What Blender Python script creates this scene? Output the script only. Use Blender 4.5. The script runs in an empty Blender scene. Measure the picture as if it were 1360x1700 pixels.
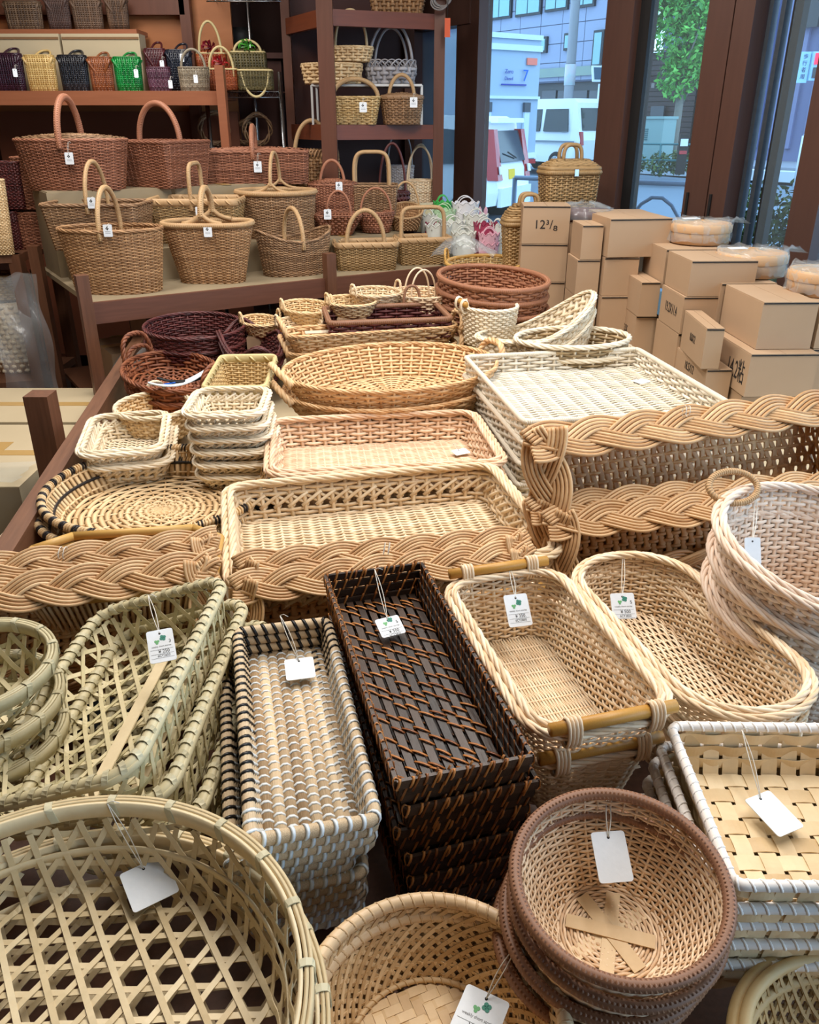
import bpy, math, random
import numpy as np
from math import sin, cos, tan, pi, radians as RAD
from mathutils import Matrix, Vector, Euler
random.seed(3); rng = np.random.default_rng(3)
SC = bpy.context.scene; COL = SC.collection

# ---------------- camera, world, lights, exposure ----------------
F, CX, CY, H, TH = 1362., 680., 850., 1.55, RAD(25.5)
cd = bpy.data.cameras.new('camera'); cam = bpy.data.objects.new('camera', cd); COL.objects.link(cam)
cam.location = (0, 0, H); cam.rotation_euler = (RAD(90) - TH, 0, 0)
cd.sensor_fit = 'VERTICAL'; cd.sensor_height = 24; cd.lens = F / 1700 * 24; cd.clip_start = .05; cd.clip_end = 300
SC.camera = cam
wd = bpy.data.worlds.new('overcast_sky'); SC.world = wd; wd.use_nodes = True
bg = wd.node_tree.nodes['Background']; bg.inputs[0].default_value = (.46, .72, 1., 1); bg.inputs[1].default_value = 3.6
vs = SC.view_settings; vs.view_transform = 'Standard'; vs.look = 'None'; vs.exposure = 0.0; vs.gamma = 1; vs.use_curve_mapping = False
SC.cycles.max_bounces = 6; SC.cycles.diffuse_bounces = 3; SC.cycles.transparent_max_bounces = 16
SC.cycles.caustics_reflective = False; SC.cycles.caustics_refractive = False; SC.cycles.sample_clamp_indirect = 4
LAMPS = [((-.2, 2.1, 2.78), 1.4, .3, 36, 90), ((.5, 3.2, 2.78), 1.4, .3, 32, 90), ((-1.5, 3.0, 2.78), 1.4, .3, 30, 60), ((-1.6, 4.35, 2.78), 1.2, .3, 20, 60), ((.9, 1.3, 2.78), 1.4, .3, 32, 90)]
for i, (p, sx, sy, e, rz) in enumerate(LAMPS):
    l = bpy.data.lights.new('ceiling_lamp', 'AREA'); l.shape = 'RECTANGLE'; l.size = sx; l.size_y = sy; l.energy = e; l.color = (1., .96, .91)
    o = bpy.data.objects.new('ceiling_lamp', l); o.location = p; o.rotation_euler = (0, 0, RAD(rz)); COL.objects.link(o)

# ---------------- camera-ray helpers: a point on a real support plane ----------------
cT, sT = cos(TH), sin(TH)
def W(px, py, z):
    d = np.array([(px - CX) / F, cT + (CY - py) / F * sT, -sT + (CY - py) / F * cT]); return np.array([0, 0, H]) + d * ((z - H) / d[2])
def WD(px, py, Y):
    d = np.array([(px - CX) / F, cT + (CY - py) / F * sT, -sT + (CY - py) / F * cT]); return np.array([0, 0, H]) + d * (Y / d[1])
def WP(px, py, P0, n):
    d = np.array([(px - CX) / F, cT + (CY - py) / F * sT, -sT + (CY - py) / F * cT]); o = np.array([0, 0, H])
    return o + d * (np.dot(np.asarray(P0) - o, n) / np.dot(d, n))
def zat(Y, py):
    t = (CY - py) / F; return H + Y * (t * cT - sT) / (cT + t * sT)
def depth(p): return p[1] * cT - (p[2] - H) * sT
def mpp(p): return depth(p) / F

# ---------------- materials ----------------
def lin(c):
    return tuple((x / 255 / 12.92 if x <= 10 else ((x / 255 + .055) / 1.055) ** 2.4) for x in c) + (1,)
MATS = {}
def mat(name, c0, c1=None, rough=.5, ns=40, stretch=(1, 1, 1), nmix=.35, bump=0, metal=0, spec=.4, coat=0, emit=0, alpha_mix=None, trans=0):
    """tint attribute picks between two colours; fine noise grain on top"""
    if name in MATS: return MATS[name]
    m = bpy.data.materials.new(name); m.use_nodes = True; MATS[name] = m; nt = m.node_tree; N = nt.nodes; L = nt.links
    b = N['Principled BSDF']; b.inputs['Roughness'].default_value = rough; b.inputs['Metallic'].default_value = metal
    b.inputs['Specular IOR Level'].default_value = spec
    if coat: b.inputs['Coat Weight'].default_value = coat; b.inputs['Coat Roughness'].default_value = .15
    if c1 is None: c1 = c0
    at = N.new('ShaderNodeAttribute'); at.attribute_name = 'tint'
    mx = N.new('ShaderNodeMix'); mx.data_type = 'RGBA'; mx.inputs[6].default_value = lin(c0); mx.inputs[7].default_value = lin(c1)
    tc = N.new('ShaderNodeTexCoord'); mp = N.new('ShaderNodeMapping'); mp.inputs['Scale'].default_value = stretch
    nz = N.new('ShaderNodeTexNoise'); nz.inputs['Scale'].default_value = ns; nz.inputs['Detail'].default_value = 3
    L.new(tc.outputs['Object'], mp.inputs[0]); L.new(mp.outputs[0], nz.inputs['Vector'])
    mm = N.new('ShaderNodeMath'); mm.operation = 'MULTIPLY_ADD'; mm.inputs[1].default_value = nmix * 2; L.new(nz.outputs['Fac'], mm.inputs[0])
    ad = N.new('ShaderNodeMath'); ad.operation = 'ADD'; ad.inputs[1].default_value = -nmix; L.new(at.outputs['Fac'], ad.inputs[0]); L.new(ad.outputs[0], mm.inputs[2])
    cl = N.new('ShaderNodeClamp'); L.new(mm.outputs[0], cl.inputs[0]); L.new(cl.outputs[0], mx.inputs[0]); L.new(mx.outputs[2], b.inputs['Base Color'])
    if bump:
        bp = N.new('ShaderNodeBump'); bp.inputs['Strength'].default_value = bump; bp.inputs['Distance'].default_value = .002
        L.new(nz.outputs['Fac'], bp.inputs['Height']); L.new(bp.outputs[0], b.inputs['Normal'])
    if emit: L.new(mx.outputs[2], b.inputs['Emission Color']); b.inputs['Emission Strength'].default_value = emit
    if alpha_mix is not None:      # thin clear film or pane: transparent plus reflection
        tr = N.new('ShaderNodeBsdfTransparent'); tr.inputs[0].default_value = (.93, .96, .97, 1); ms = N.new('ShaderNodeMixShader'); ms.inputs[0].default_value = alpha_mix
        L.new(tr.outputs[0], ms.inputs[1]); L.new(b.outputs[0], ms.inputs[2]); L.new(ms.outputs[0], N['Material Output'].inputs[0])
    return m
def wick(name, c0, c1, rough=.5, **k): return mat(name, c0, c1, rough=rough, ns=55, nmix=.3, bump=.25, **k)
cream = wick('cream_willow', (224, 190, 150), (250, 229, 198))
creamy = wick('yellow_cream_willow', (214, 184, 144), (244, 222, 188))
natural = wick('natural_willow', (208, 172, 124), (242, 212, 166))
pinkish = wick('pink_natural_willow', (220, 182, 148), (246, 216, 184))
whitew = wick('white_willow', (216, 202, 178), (242, 232, 214))
paleg = wick('pale_bamboo_grey', (180, 160, 112), (222, 204, 156))
paler = wick('pale_peeled_wicker', (226, 205, 172), (250, 236, 210))
braidm = wick('amber_willow_rods', (186, 140, 92), (226, 187, 140))
willow = wick('orange_willow', (206, 160, 110), (240, 204, 156))
brown = wick('honey_brown_wicker', (148, 108, 72), (196, 152, 108))
brown2 = wick('dull_brown_wicker', (130, 98, 70), (176, 138, 102))
brownh = wick('light_brown_cane', (178, 138, 96), (208, 172, 126))
olive = wick('olive_brown_wicker', (140, 110, 70), (182, 148, 102))
redd = wick('reddish_brown_wicker', (128, 80, 58), (176, 118, 90))
redh = wick('reddish_cane_handle', (160, 102, 76), (184, 126, 96))
darkred = wick('dark_maroon_willow', (60, 20, 20), (104, 46, 42), spec=.6)
redbrown = wick('buff_red_brown_willow', (106, 58, 36), (162, 98, 64))
terra = wick('terracotta_rattan', (142, 92, 66), (182, 126, 92))
grime = wick('grey_sea_rush', (140, 118, 84), (190, 164, 124))
tan_ = wick('tan_bamboo_skin', (192, 158, 104), (224, 194, 142))
tanrim = wick('yellow_bamboo_rim', (196, 174, 120), (222, 202, 148))
bamb = wick('bamboo_strip_yellow', (204, 180, 136), (236, 216, 176))
bambg = wick('bamboo_strip_green', (190, 178, 134), (232, 216, 174))
bambrim = wick('bamboo_rim_greengrey', (172, 158, 120), (208, 194, 154))
bind = wick('bamboo_binding', (180, 168, 132), (208, 198, 164))
pole = mat('bamboo_pole', (196, 150, 78), (216, 172, 98), rough=.4, ns=12, stretch=(1, 12, 12))
hand = mat('yellow_wood_handle', (176, 122, 48), (208, 156, 76), rough=.4, ns=20, stretch=(2, 30, 30))
seagrass = wick('seagrass_bundle', (176, 146, 108), (222, 196, 160), stretch=(1, 1, 1))
seagrass2 = mat('seagrass_stalk', (158, 128, 92), (234, 208, 170), rough=.6, ns=60, stretch=(20, .6, 20), nmix=.5, bump=.5)
whiteb = mat('white_plastic_binding', (214, 220, 222), (236, 240, 240), rough=.35)
blackb = mat('black_plastic_binding', (16, 15, 16), (34, 32, 33), rough=.35)
darkslat = mat('dark_stained_slat', (34, 24, 18), (72, 54, 42), rough=.4, ns=30, stretch=(12, 1.5, 12), bump=.3)
rattan = wick('amber_rattan_binding', (120, 66, 28), (196, 128, 66), rough=.35)
dkwrap = wick('brown_wrapped_rim', (124, 84, 60), (164, 118, 88))
bowlw = wick('rosy_natural_wicker', (214, 178, 140), (248, 220, 186))
honey = wick('honey_bamboo_strip', (196, 158, 110), (234, 202, 156))
honeyrim = mat('wrapped_bamboo_rim', (208, 172, 128), (236, 206, 166), rough=.4, ns=30)
shav = mat('pale_wood_shaving', (204, 172, 126), (238, 212, 170), rough=.5, ns=50, stretch=(1, 1, 1), bump=.2)
paperw = mat('white_paper_wrap', (222, 208, 196), (246, 238, 230), rough=.6, ns=30)
stripeb = mat('black_dyed_cane', (24, 22, 24), (54, 48, 48), rough=.45)
woodd = mat('dark_brown_timber', (84, 54, 38), (128, 84, 60), rough=.45, ns=6, stretch=(14, 14, 1), nmix=.5, bump=.2)
woodh = mat('dark_brown_rail', (92, 60, 42), (134, 92, 66), rough=.5, ns=6, stretch=(14, 1, 14), nmix=.5, bump=.3)
woodf = mat('reddish_brown_timber', (88, 52, 38), (116, 72, 54), rough=.4, ns=5, stretch=(12, 12, 1), nmix=.4)
woodo = mat('orange_brown_timber', (140, 84, 56), (168, 104, 72), rough=.4, ns=5, stretch=(1, 12, 12), nmix=.4)
plyw = mat('orange_plywood', (150, 88, 48), (190, 122, 74), rough=.5, ns=3, stretch=(1, 1, 4), nmix=.5)
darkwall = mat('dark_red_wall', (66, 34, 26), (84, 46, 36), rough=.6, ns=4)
frameb = mat('brown_window_frame', (70, 46, 38), (86, 58, 48), rough=.4, ns=5, stretch=(10, 10, 1))
card = mat('brown_cardboard', (174, 143, 112), (190, 158, 126), rough=.75, ns=8, nmix=.25)
cards = mat('shaded_cardboard', (150, 132, 104), (166, 148, 118), rough=.8, ns=6)  # shade at the stepped shelf put into a darker cardboard colour
backlitw = wick('backlit_wall_rods', (190, 138, 86), (230, 182, 128))  # amber of light coming through the weave, painted into the rods
cardd = mat('cardboard_edge', (120, 86, 56), (140, 104, 70), rough=.8)
cardp = mat('pale_cardboard', (184, 166, 134), (202, 184, 150), rough=.75, ns=6)
ink = mat('black_ink', (38, 34, 32), rough=.7); inkg = mat('grey_ink', (120, 118, 116), rough=.7)
papert = mat('white_tag_paper', (228, 232, 236), (240, 243, 246), rough=.6, ns=120, bump=.1)
stringm = mat('white_string', (222, 216, 204), rough=.8)
clov1 = mat('teal_green_print', (62, 138, 118), rough=.6); clov2 = mat('light_green_print', (112, 178, 118), rough=.6)
tape = mat('brown_packing_tape', (186, 150, 92), (196, 160, 102), rough=.25)
film = mat('clear_plastic_film', (225, 232, 238), (255, 255, 255), rough=.12, ns=14, bump=1., alpha_mix=.15, spec=1.)
glassm = mat('window_glass', (200, 220, 235), rough=.02, alpha_mix=.05, spec=.8)
glassp = mat('pale_glass_pane', (150, 180, 205), rough=.1, alpha_mix=.45)
floorm = mat('dark_floor', (48, 42, 40), (66, 58, 54), rough=.35, ns=3)
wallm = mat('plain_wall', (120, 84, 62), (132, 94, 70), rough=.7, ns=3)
ceilm = mat('ceiling_paint', (205, 200, 192), rough=.8)
chrome = mat('chrome_wire', (180, 182, 184), rough=.25, metal=1)
iron = mat('dark_cast_iron', (34, 34, 36), (58, 56, 54), rough=.6, ns=60, bump=.5)
blackm = mat('black_matte', (20, 18, 18), rough=.6)
greyfab = mat('dark_cord', (40, 34, 32), rough=.8)  # plain dark tone for the slip cord

# ---------------- mesh builder ----------------
class MB:
    def __init__(s): s.v = []; s.f = []; s.t = []; s.n = 0
    def add(s, V, Fs, t=.5):
        V = np.asarray(V, float).reshape(-1, 3); s.v.append(V); s.f += [np.asarray(f, dtype=np.int64) + s.n for f in Fs]
        s.t.append(np.broadcast_to(np.asarray(t, float), (len(V),)).copy()); s.n += len(V); return s
    def sweep(s, P, N, w, t=None, k=4, closed=False, tint=None, rect=False, cap=True):
        P = np.asarray(P, float); P = P[None] if P.ndim == 2 else P
        M, n, _ = P.shape; N = np.broadcast_to(np.asarray(N, float), P.shape)
        T = (np.roll(P, -1, 1) - np.roll(P, 1, 1)) if closed else np.gradient(P, axis=1)
        T = T / (np.linalg.norm(T, axis=2, keepdims=True) + 1e-12)
        B = np.cross(T, N); B /= np.linalg.norm(B, axis=2, keepdims=True) + 1e-12; N2 = np.cross(B, T)
        if t is None: t = w
        w = np.broadcast_to(w, (M, n))[:, :, None, None]; t = np.broadcast_to(t, (M, n))[:, :, None, None]
        a = np.arange(k) * 2 * pi / k + (pi / 4 if rect else 0); q = math.sqrt(2) if rect else 1
        ca = (np.cos(a) * q)[None, None, :, None]; sa = (np.sin(a) * q)[None, None, :, None]
        V = P[:, :, None, :] + B[:, :, None, :] * ca * w + N2[:, :, None, :] * sa * t
        mi = np.arange(M)[:, None, None] * n * k; ii = np.arange(n if closed else n - 1)[None, :, None]; jj = np.arange(k)[None, None, :]
        i2 = (ii + 1) % n; j2 = (jj + 1) % k
        Q = np.stack([mi + ii * k + jj, mi + i2 * k + jj, mi + i2 * k + j2, mi + ii * k + j2], -1).reshape(-1, 4)
        Fs = [Q]
        if cap and not closed:
            b = np.arange(M)[:, None] * n * k + np.arange(k)[None]
            Fs += [b, (b + (n - 1) * k)[:, ::-1]]
        if tint is None: tint = rng.random(M)
        tt = np.broadcast_to(np.asarray(tint, float).reshape(-1, 1), (M, n * k)).reshape(-1)
        return s.add(V, Fs, tt)
    def box(s, c, d, rz=0, tint=.5, M=None):
        x, y, z = np.array(d) / 2
        V = np.array([[-x, -y, -z], [x, -y, -z], [x, y, -z], [-x, y, -z], [-x, -y, z], [x, -y, z], [x, y, z], [-x, y, z]])
        if rz: V = V @ np.array([[cos(rz), sin(rz), 0], [-sin(rz), cos(rz), 0], [0, 0, 1]])
        V = V + np.asarray(c)
        return s.add(V, [[[3, 2, 1, 0], [4, 5, 6, 7], [0, 1, 5, 4], [1, 2, 6, 5], [2, 3, 7, 6], [3, 0, 4, 7]]], tint)
    def prism(s, pts, z0, z1, tint=.5):
        p = np.asarray(pts, float); n = len(p); V = np.concatenate([np.c_[p, np.full(n, z0)], np.c_[p, np.full(n, z1)]]); i = np.arange(n); j = (i + 1) % n
        return s.add(V, [np.stack([i, j, j + n, i + n], 1), np.arange(n)[::-1][None], (np.arange(n) + n)[None]], tint)
    def surf(s, P, cu=False, cv=False, tint=.5):
        P = np.asarray(P, float); U, Vn, _ = P.shape; i = np.arange(U if cu else U - 1)[:, None]; j = np.arange(Vn if cv else Vn - 1)[None]
        i2 = (i + 1) % U; j2 = (j + 1) % Vn
        Q = np.stack(np.broadcast_arrays(i * Vn + j, i2 * Vn + j, i2 * Vn + j2, i * Vn + j2), -1).reshape(-1, 4)
        return s.add(P.reshape(-1, 3), [Q], tint)
    def lathe(s, prof, n=24, c=(0, 0, 0), tint=.5):
        p = np.asarray(prof, float); a = np.arange(n) * 2 * pi / n
        P = np.stack([p[:, 0][None] * np.cos(a)[:, None], p[:, 0][None] * np.sin(a)[:, None], np.broadcast_to(p[:, 1][None], (n, len(p)))], -1) + np.asarray(c)
        return s.surf(P, cu=True, tint=tint)
    def mesh(s, name, m, smooth=True):
        me = bpy.data.meshes.new(name); V = np.concatenate(s.v); me.vertices.add(len(V)); me.vertices.foreach_set('co', V.astype(np.float32).ravel())
        li = np.concatenate([f.ravel() for f in s.f]); lt = np.concatenate([np.full(len(f), f.shape[1]) for f in s.f])
        me.loops.add(len(li)); me.loops.foreach_set('vertex_index', li.astype(np.int32)); me.polygons.add(len(lt))
        me.polygons.foreach_set('loop_start', np.r_[0, np.cumsum(lt)[:-1]].astype(np.int32))
        at = me.attributes.new('tint', 'FLOAT', 'POINT'); at.data.foreach_set('value', np.concatenate(s.t).astype(np.float32))
        me.update(calc_edges=True); me.polygons.foreach_set('use_smooth', np.full(len(lt), smooth)); me.materials.append(m); return me
    def build(s, name, m, parent=None, kind=None, smooth=True, label=None):
        return link(name, s.mesh(name, m, smooth), parent, kind, label)
def link(name, me, parent=None, kind=None, label=None, mw=None):
    o = bpy.data.objects.new(name, me); COL.objects.link(o)
    if parent is not None: o.parent = parent
    if kind: o['kind'] = kind
    if label: o['label'] = label
    if mw is not None: o.matrix_local = mw
    return o
def tagp(o, label, cat, group=None):
    o['label'] = label; o['category'] = cat
    if group: o['group'] = group
    return o
def thing(name, label, cat, loc=(0, 0, 0), rz=0, group=None, rot=None):
    o = bpy.data.objects.new(name, None); COL.objects.link(o); o.empty_display_size = .05
    o.location = tuple(loc); o.rotation_euler = rot if rot is not None else (0, 0, rz); return tagp(o, label, cat, group)
def stack(root, n, dz, labels, group=None, jit=.004, tilt=0, drift=(0, 0), skip=(), rzj=.03):
    """n further copies under root; labels: list or format with an ordinal"""
    KIDS = {}
    for x in COL.objects:
        if x.parent: KIDS.setdefault(x.parent, []).append(x)
    kids = [x for x in KIDS.get(root, []) if x.name.split('.')[0] not in skip]
    if group: root['group'] = group
    out = []
    for i in range(1, n + 1):
        c = root.copy(); COL.objects.link(c)
        for ch in kids:
            k = ch.copy(); COL.objects.link(k); k.parent = c
            for g in KIDS.get(ch, []): q = g.copy(); COL.objects.link(q); q.parent = k
        c.location = root.location + Vector((random.uniform(-jit, jit) + drift[0] * i, random.uniform(-jit, jit) + drift[1] * i, -dz * i))
        c.rotation_euler.z += random.uniform(-rzj, rzj)
        c['label'] = labels[i - 1] if isinstance(labels, (list, tuple)) else labels.format(ORD[i]); out.append(c)
    return out
ORD = ['top', 'second', 'third', 'fourth', 'fifth', 'sixth', 'seventh', 'eighth', 'ninth']

# ---------------- wicker generator ----------------
def arclen_t(a, b, n, m=720):
    th = np.linspace(0, 2 * pi, m + 1); x = a * np.cos(th); y = b * np.sin(th); L = np.r_[0, np.cumsum(np.hypot(np.diff(x), np.diff(y)))]
    return np.interp(np.arange(n) / n * L[-1], L, th), L[-1]
class Plan:
    """oval or rounded-rectangle outline; same parameter on every level of the wall"""
    def __init__(s, shape, a, b, r=.04, sq=2.0):
        s.sh, s.a, s.b, s.r, s.sq = shape, a, b, min(r, a * .98, b * .98), sq
        if shape == 'o': s.L = arclen_t(a, b, 8)[1]
        else: s.L = 4 * (a - s.r) + 4 * (b - s.r) + 2 * pi * s.r
    def pts(s, t, da=0.):
        """t in [0,1) by rim arc length; da shrinks (array ok). returns xy and outward normal"""
        t = np.asarray(t, float) % 1
        if s.sh == 'o':
            n = 720; tt, _ = arclen_t(s.a, s.b, n); tt = np.r_[tt, 2 * pi]; th = np.interp(t * n, np.arange(n + 1), tt)
            A, B = s.a - da, s.b - da
            p = np.stack([A * np.cos(th), B * np.sin(th)], -1); nn = np.stack([s.b * np.cos(th), s.a * np.sin(th)], -1)
        else:
            r = s.r; sa, sb = 2 * (s.a - r), 2 * (s.b - r); q = pi * r / 2; seg = np.array([sb, q, sa, q, sb, q, sa, q]); e = np.r_[0, np.cumsum(seg)] / seg.sum()
            k = np.clip(np.searchsorted(e, t, 'right') - 1, 0, 7); u = (t - e[k]) / (e[k + 1] - e[k] + 1e-12)
            da = np.broadcast_to(da, t.shape); rr = np.maximum(r - .6 * da, .004); A = s.a - da; B = s.b - da
            ang = np.where(k % 2 == 1, ((k - 1) // 2) * pi / 2 + u * pi / 2, (k // 2) * pi / 2)
            cx = np.where((k == 0) | (k == 1) | (k == 7), A - rr, 0); cx = np.where((k == 3) | (k == 4) | (k == 5), -(A - rr), cx)
            cy = np.where((k == 1) | (k == 2) | (k == 3), B - rr, 0); cy = np.where((k == 5) | (k == 6) | (k == 7), -(B - rr), cy)
            cx = np.where(k == 2, (A - rr) * (1 - 2 * u), cx); cx = np.where(k == 6, (A - rr) * (2 * u - 1), cx)
            cy = np.where(k == 0, (B - rr) * (2 * u - 1), cy); cy = np.where(k == 4, (B - rr) * (1 - 2 * u), cy)
            nn = np.stack([np.cos(ang), np.sin(ang)], -1); p = np.stack([cx, cy], -1) + nn * rr[..., None]
        return p, nn / np.linalg.norm(nn, axis=-1, keepdims=True)
def helix_rim(mb, P, Nn, R, r, m, pitch, k=5, closed=True, flat=1., tint=None, npt=7):
    """m strands twisted round the path P"""
    d = np.linalg.norm(np.diff(np.r_[P, P[:1]] if closed else P, axis=0), axis=1); L = d.sum(); turns = max(1, round(L / pitch))
    n = int(turns * npt) if closed else int(turns * npt) + 1
    s = np.r_[0, np.cumsum(d)]; Q = np.r_[P, P[:1]] if closed else P; NQ = np.r_[Nn, Nn[:1]] if closed else Nn
    u = np.linspace(0, L, n, endpoint=not closed); C = np.stack([np.interp(u, s, Q[:, i]) for i in range(3)], 1); NN = np.stack([np.interp(u, s, NQ[:, i]) for i in range(3)], 1)
    T = (np.roll(C, -1, 0) - np.roll(C, 1, 0)) if closed else np.gradient(C, axis=0); T /= np.linalg.norm(T, axis=1, keepdims=True) + 1e-12
    B = np.cross(T, NN); B /= np.linalg.norm(B, axis=1, keepdims=True) + 1e-12; NN = np.cross(B, T)
    ph = 2 * pi * turns * u / L
    pa = []; no = []
    for j in range(m):
        a = ph + 2 * pi * j / m; dirv = NN * np.cos(a)[:, None] + B * np.sin(a)[:, None]; pa.append(C + dirv * R); no.append(dirv)
    mb.sweep(np.array(pa), np.array(no), r, r * flat, k=k, closed=closed, tint=tint)
ARCH_CACHE = {}
def arch_pts(span, h, n=28, sq=2.0, drop=.03, plane='x'):
    th = np.linspace(pi, 0, n); c, s_ = np.cos(th), np.sin(th); e = 2 / sq
    x = span * np.sign(c) * np.abs(c) ** e; z = h * np.abs(s_) ** e
    x = np.r_[-span, x, span]; z = np.r_[-drop, z, -drop]; o = np.zeros_like(x)
    P = np.stack([x, o, z] if plane == 'x' else [o, x, z], 1); return P
def tube_handle(mb, P, r, style='wrap', k=8, up=(0, 1, 0)):
    P = np.asarray(P); N = np.broadcast_to(np.asarray(up, float), P.shape)
    if style == 'twist': helix_rim(mb, P, N, r * .55, r * .6, 3, r * 7, closed=False, k=5)
    else:
        mb.sweep(P, N, r, k=k, tint=.5)
        if style == 'wrap': helix_rim(mb, P, N, r * .98, r * .28, 1, r * .62, closed=False, k=4, flat=.35, npt=6, tint=.7)

DIM = {}
def basket(name, label, cat, loc, rz=0, a=.2, b=.15, h=.12, shape='o', r=.05, flare=.03, rows=14, st=40, m=None, rimm=None, rim='twist', rr=.006, base='auto',
           hf=None, amp=None, pair=1, xz=None, handles=(), hm=None, lid=False, group=None, ss=3, k=4, bulge=0., brows=None, fl_p=1., stm=None, rot=None, sw=1.0, bst=None, lidm=None, thin=.62, stw=1.0, smm=None):
    root = thing(name, label, cat, loc, rz, group, rot); DIM[root.name] = (a, b, h); m = m or brown; rimm = rimm or m; hm = hm or rimm
    pl = Plan(shape, a, b, r); st = int(st) // 2 * 2; n = st * ss; t = np.arange(n) / n
    sr = h / rows / 2 * 1.04 * sw; amp = sr * .9 if amp is None else amp
    def S(t, v):
        t, v = np.broadcast_arrays(np.asarray(t, float), np.asarray(v, float))
        da = flare * (1 - v) ** fl_p - bulge * np.sin(pi * v); p, nn = pl.pts(t, da); p0, _ = pl.pts(t, 0 * v)
        g = 1 if hf is None else hf(p0[..., 0] / a, p0[..., 1] / b)
        return np.concatenate([p, (v * h * g)[..., None]], -1), np.concatenate([nn, 0 * nn[..., :1]], -1)
    v = (np.arange(rows) + .5) / rows
    if xz: v = v[(v < xz[0]) | (v > xz[1])]
    P, N = S(t[None], v[:, None]); ri = np.arange(len(v))[:, None]
    d = amp * np.cos(pi * st * t[None] + pi * (ri // pair))
    MB().sweep(P + N * d[..., None], N, sr, sr * thin, k=k, closed=True).build('side_weave', m, root, 'stuff')
    sk = MB(); vs_ = np.linspace(0, 1, 5); ts = (np.arange(st) / st)
    P, N = S(ts[:, None], vs_[None]); sk.sweep(P, N, sr * 1.15 * stw, sr * .9, k=4)
    if xz:
        dt = 1.5 / st; ts2 = (np.arange(st) + .5) / st; u = np.linspace(0, 1, 4)
        for sg in (1, -1):
            P, N = S(ts2[:, None] + sg * dt * (u[None] - .5), xz[0] + (xz[1] - xz[0]) * u[None] + 0 * ts2[:, None]); sk.sweep(P + N * sr * .5 * sg, N, sr * .9, k=4)
    sk.build('stake_work', stm or m, root, 'stuff')
    # base
    A, B = a - flare, b - flare; bb = MB()
    if base == 'auto': base = 'con' if shape == 'o' else 'lin'
    if base == 'con':
        nb = brows or max(5, int(min(A, B) / (sr * 2.1))); rho = (np.arange(nb) + .6) / nb; sp = 16 if st < 36 else 24; nn_ = sp * 3; th = np.arange(nn_) * 2 * pi / nn_
        P = np.stack([A * rho[:, None] * np.cos(th), B * rho[:, None] * np.sin(th), sr * .8 * np.cos(sp / 2 * th[None] * 2 / 2 + pi * np.arange(nb)[:, None]) + sr], -1)
        w = min(A, B) / nb / 2 * 1.02
        bb.sweep(P, (0, 0, 1), w, sr * thin, k=4, closed=True)
        q = np.arange(sp) * 2 * pi / sp; rr_ = np.linspace(.04, 1, 4); P = np.stack([A * rr_[None] * np.cos(q)[:, None], B * rr_[None] * np.sin(q)[:, None], np.full((sp, 4), sr)], -1); bb.sweep(P, (0, 0, 1), sr, k=4)
        bb.build('base_weave', m, root, 'stuff')
    elif base == 'lin':
        nb = brows or max(6, int(2 * B / (sr * 2.1))); ys = (np.arange(nb) + .5) / nb * 2 - 1; bs = bst or max(6, int(2 * A / .035)); nx = bs * 3 + 1; xs = np.linspace(-1, 1, nx)
        hw = np.full(nb, A) if shape == 'r' else A * np.sqrt(1 - ys ** 2 * .97)
        if shape == 'r':
            ex = np.maximum(0, np.abs(ys) * B - (B - max(pl.r - .6 * flare, .004))); rq = max(pl.r - .6 * flare, .004); hw = A - rq + np.sqrt(np.maximum(rq ** 2 - ex ** 2, 0))
        P = np.stack([hw[:, None] * xs[None], np.broadcast_to((ys * B)[:, None], (nb, nx)), min(sr, B / nb) * .9 * np.cos(pi * bs * (xs[None] + 1) / 2 + pi * (np.arange(nb)[:, None] // pair)) + sr], -1)
        bb.sweep(P, (0, 0, 1), B / nb * 1.02, sr * thin, k=4)
        q = (np.arange(bs) + .0) / bs * 2 - 1; hb = B * np.sqrt(1 - q ** 2 * .97) if shape == 'o' else np.full(bs, B * .98); yy = np.linspace(-1, 1, 4)
        P = np.stack([np.broadcast_to((q * A)[:, None], (bs, 4)), hb[:, None] * yy[None], np.full((bs, 4), sr)], -1); bb.sweep(P, (0, 0, 1), sr * 1.1, sr * .8, k=4)
        bb.build('base_weave', m, root, 'stuff')
    # rim
    nr = max(60, st * 2); P, N = S(np.arange(nr) / nr, np.ones(nr)); P = P + np.array([0, 0, rr * .4]); Z = np.broadcast_to(np.array([0, 0, 1.]), P.shape); rb = MB()
    if rim == 'twist': helix_rim(rb, P, N, rr * .56, rr * .48, 4, rr * 14, tint=None)
    elif rim == 'rope': helix_rim(rb, P, N, rr * .6, rr * .5, 4, rr * 13)
    elif rim == 'double':
        helix_rim(rb, P + N * rr * .7 - np.array([0, 0, rr * .25]), N, rr * .46, rr * .40, 4, rr * 13); helix_rim(rb, P - N * rr * .7 + np.array([0, 0, rr * .25]), N, rr * .46, rr * .40, 4, rr * 13)
    elif rim == 'wrap': rb.sweep(P, N, rr, k=8, closed=True, tint=.3); helix_rim(rb, P, N, rr * .97, rr * .3, 1, rr * .7, k=4, flat=.4, npt=6, tint=.6)
    elif rim == 'plain': rb.sweep(P, N, rr, k=8, closed=True, tint=.5)
    elif rim == 'band': rb.sweep(P, N, rr * 1.6, rr * .7, k=8, closed=True, tint=.5); helix_rim(rb, P, N, rr * 1.0, rr * .4, 1, rr * 5, k=4, flat=.4, npt=8, tint=.8)
    elif rim == 'loops':
        u = np.linspace(0, pi, 9); nl = st; tt = np.arange(nl)[:, None] / nl + (2.4 / nl) * (u / pi)[None]; P2, N2 = S(tt, np.ones_like(tt)); P2[..., 2] += rr * 5 * np.sin(u)[None]
        P2 += N2 * (rr * .5 * np.cos(u))[None, :, None]; rb.sweep(P2, N2, rr * .55, k=5)
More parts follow.
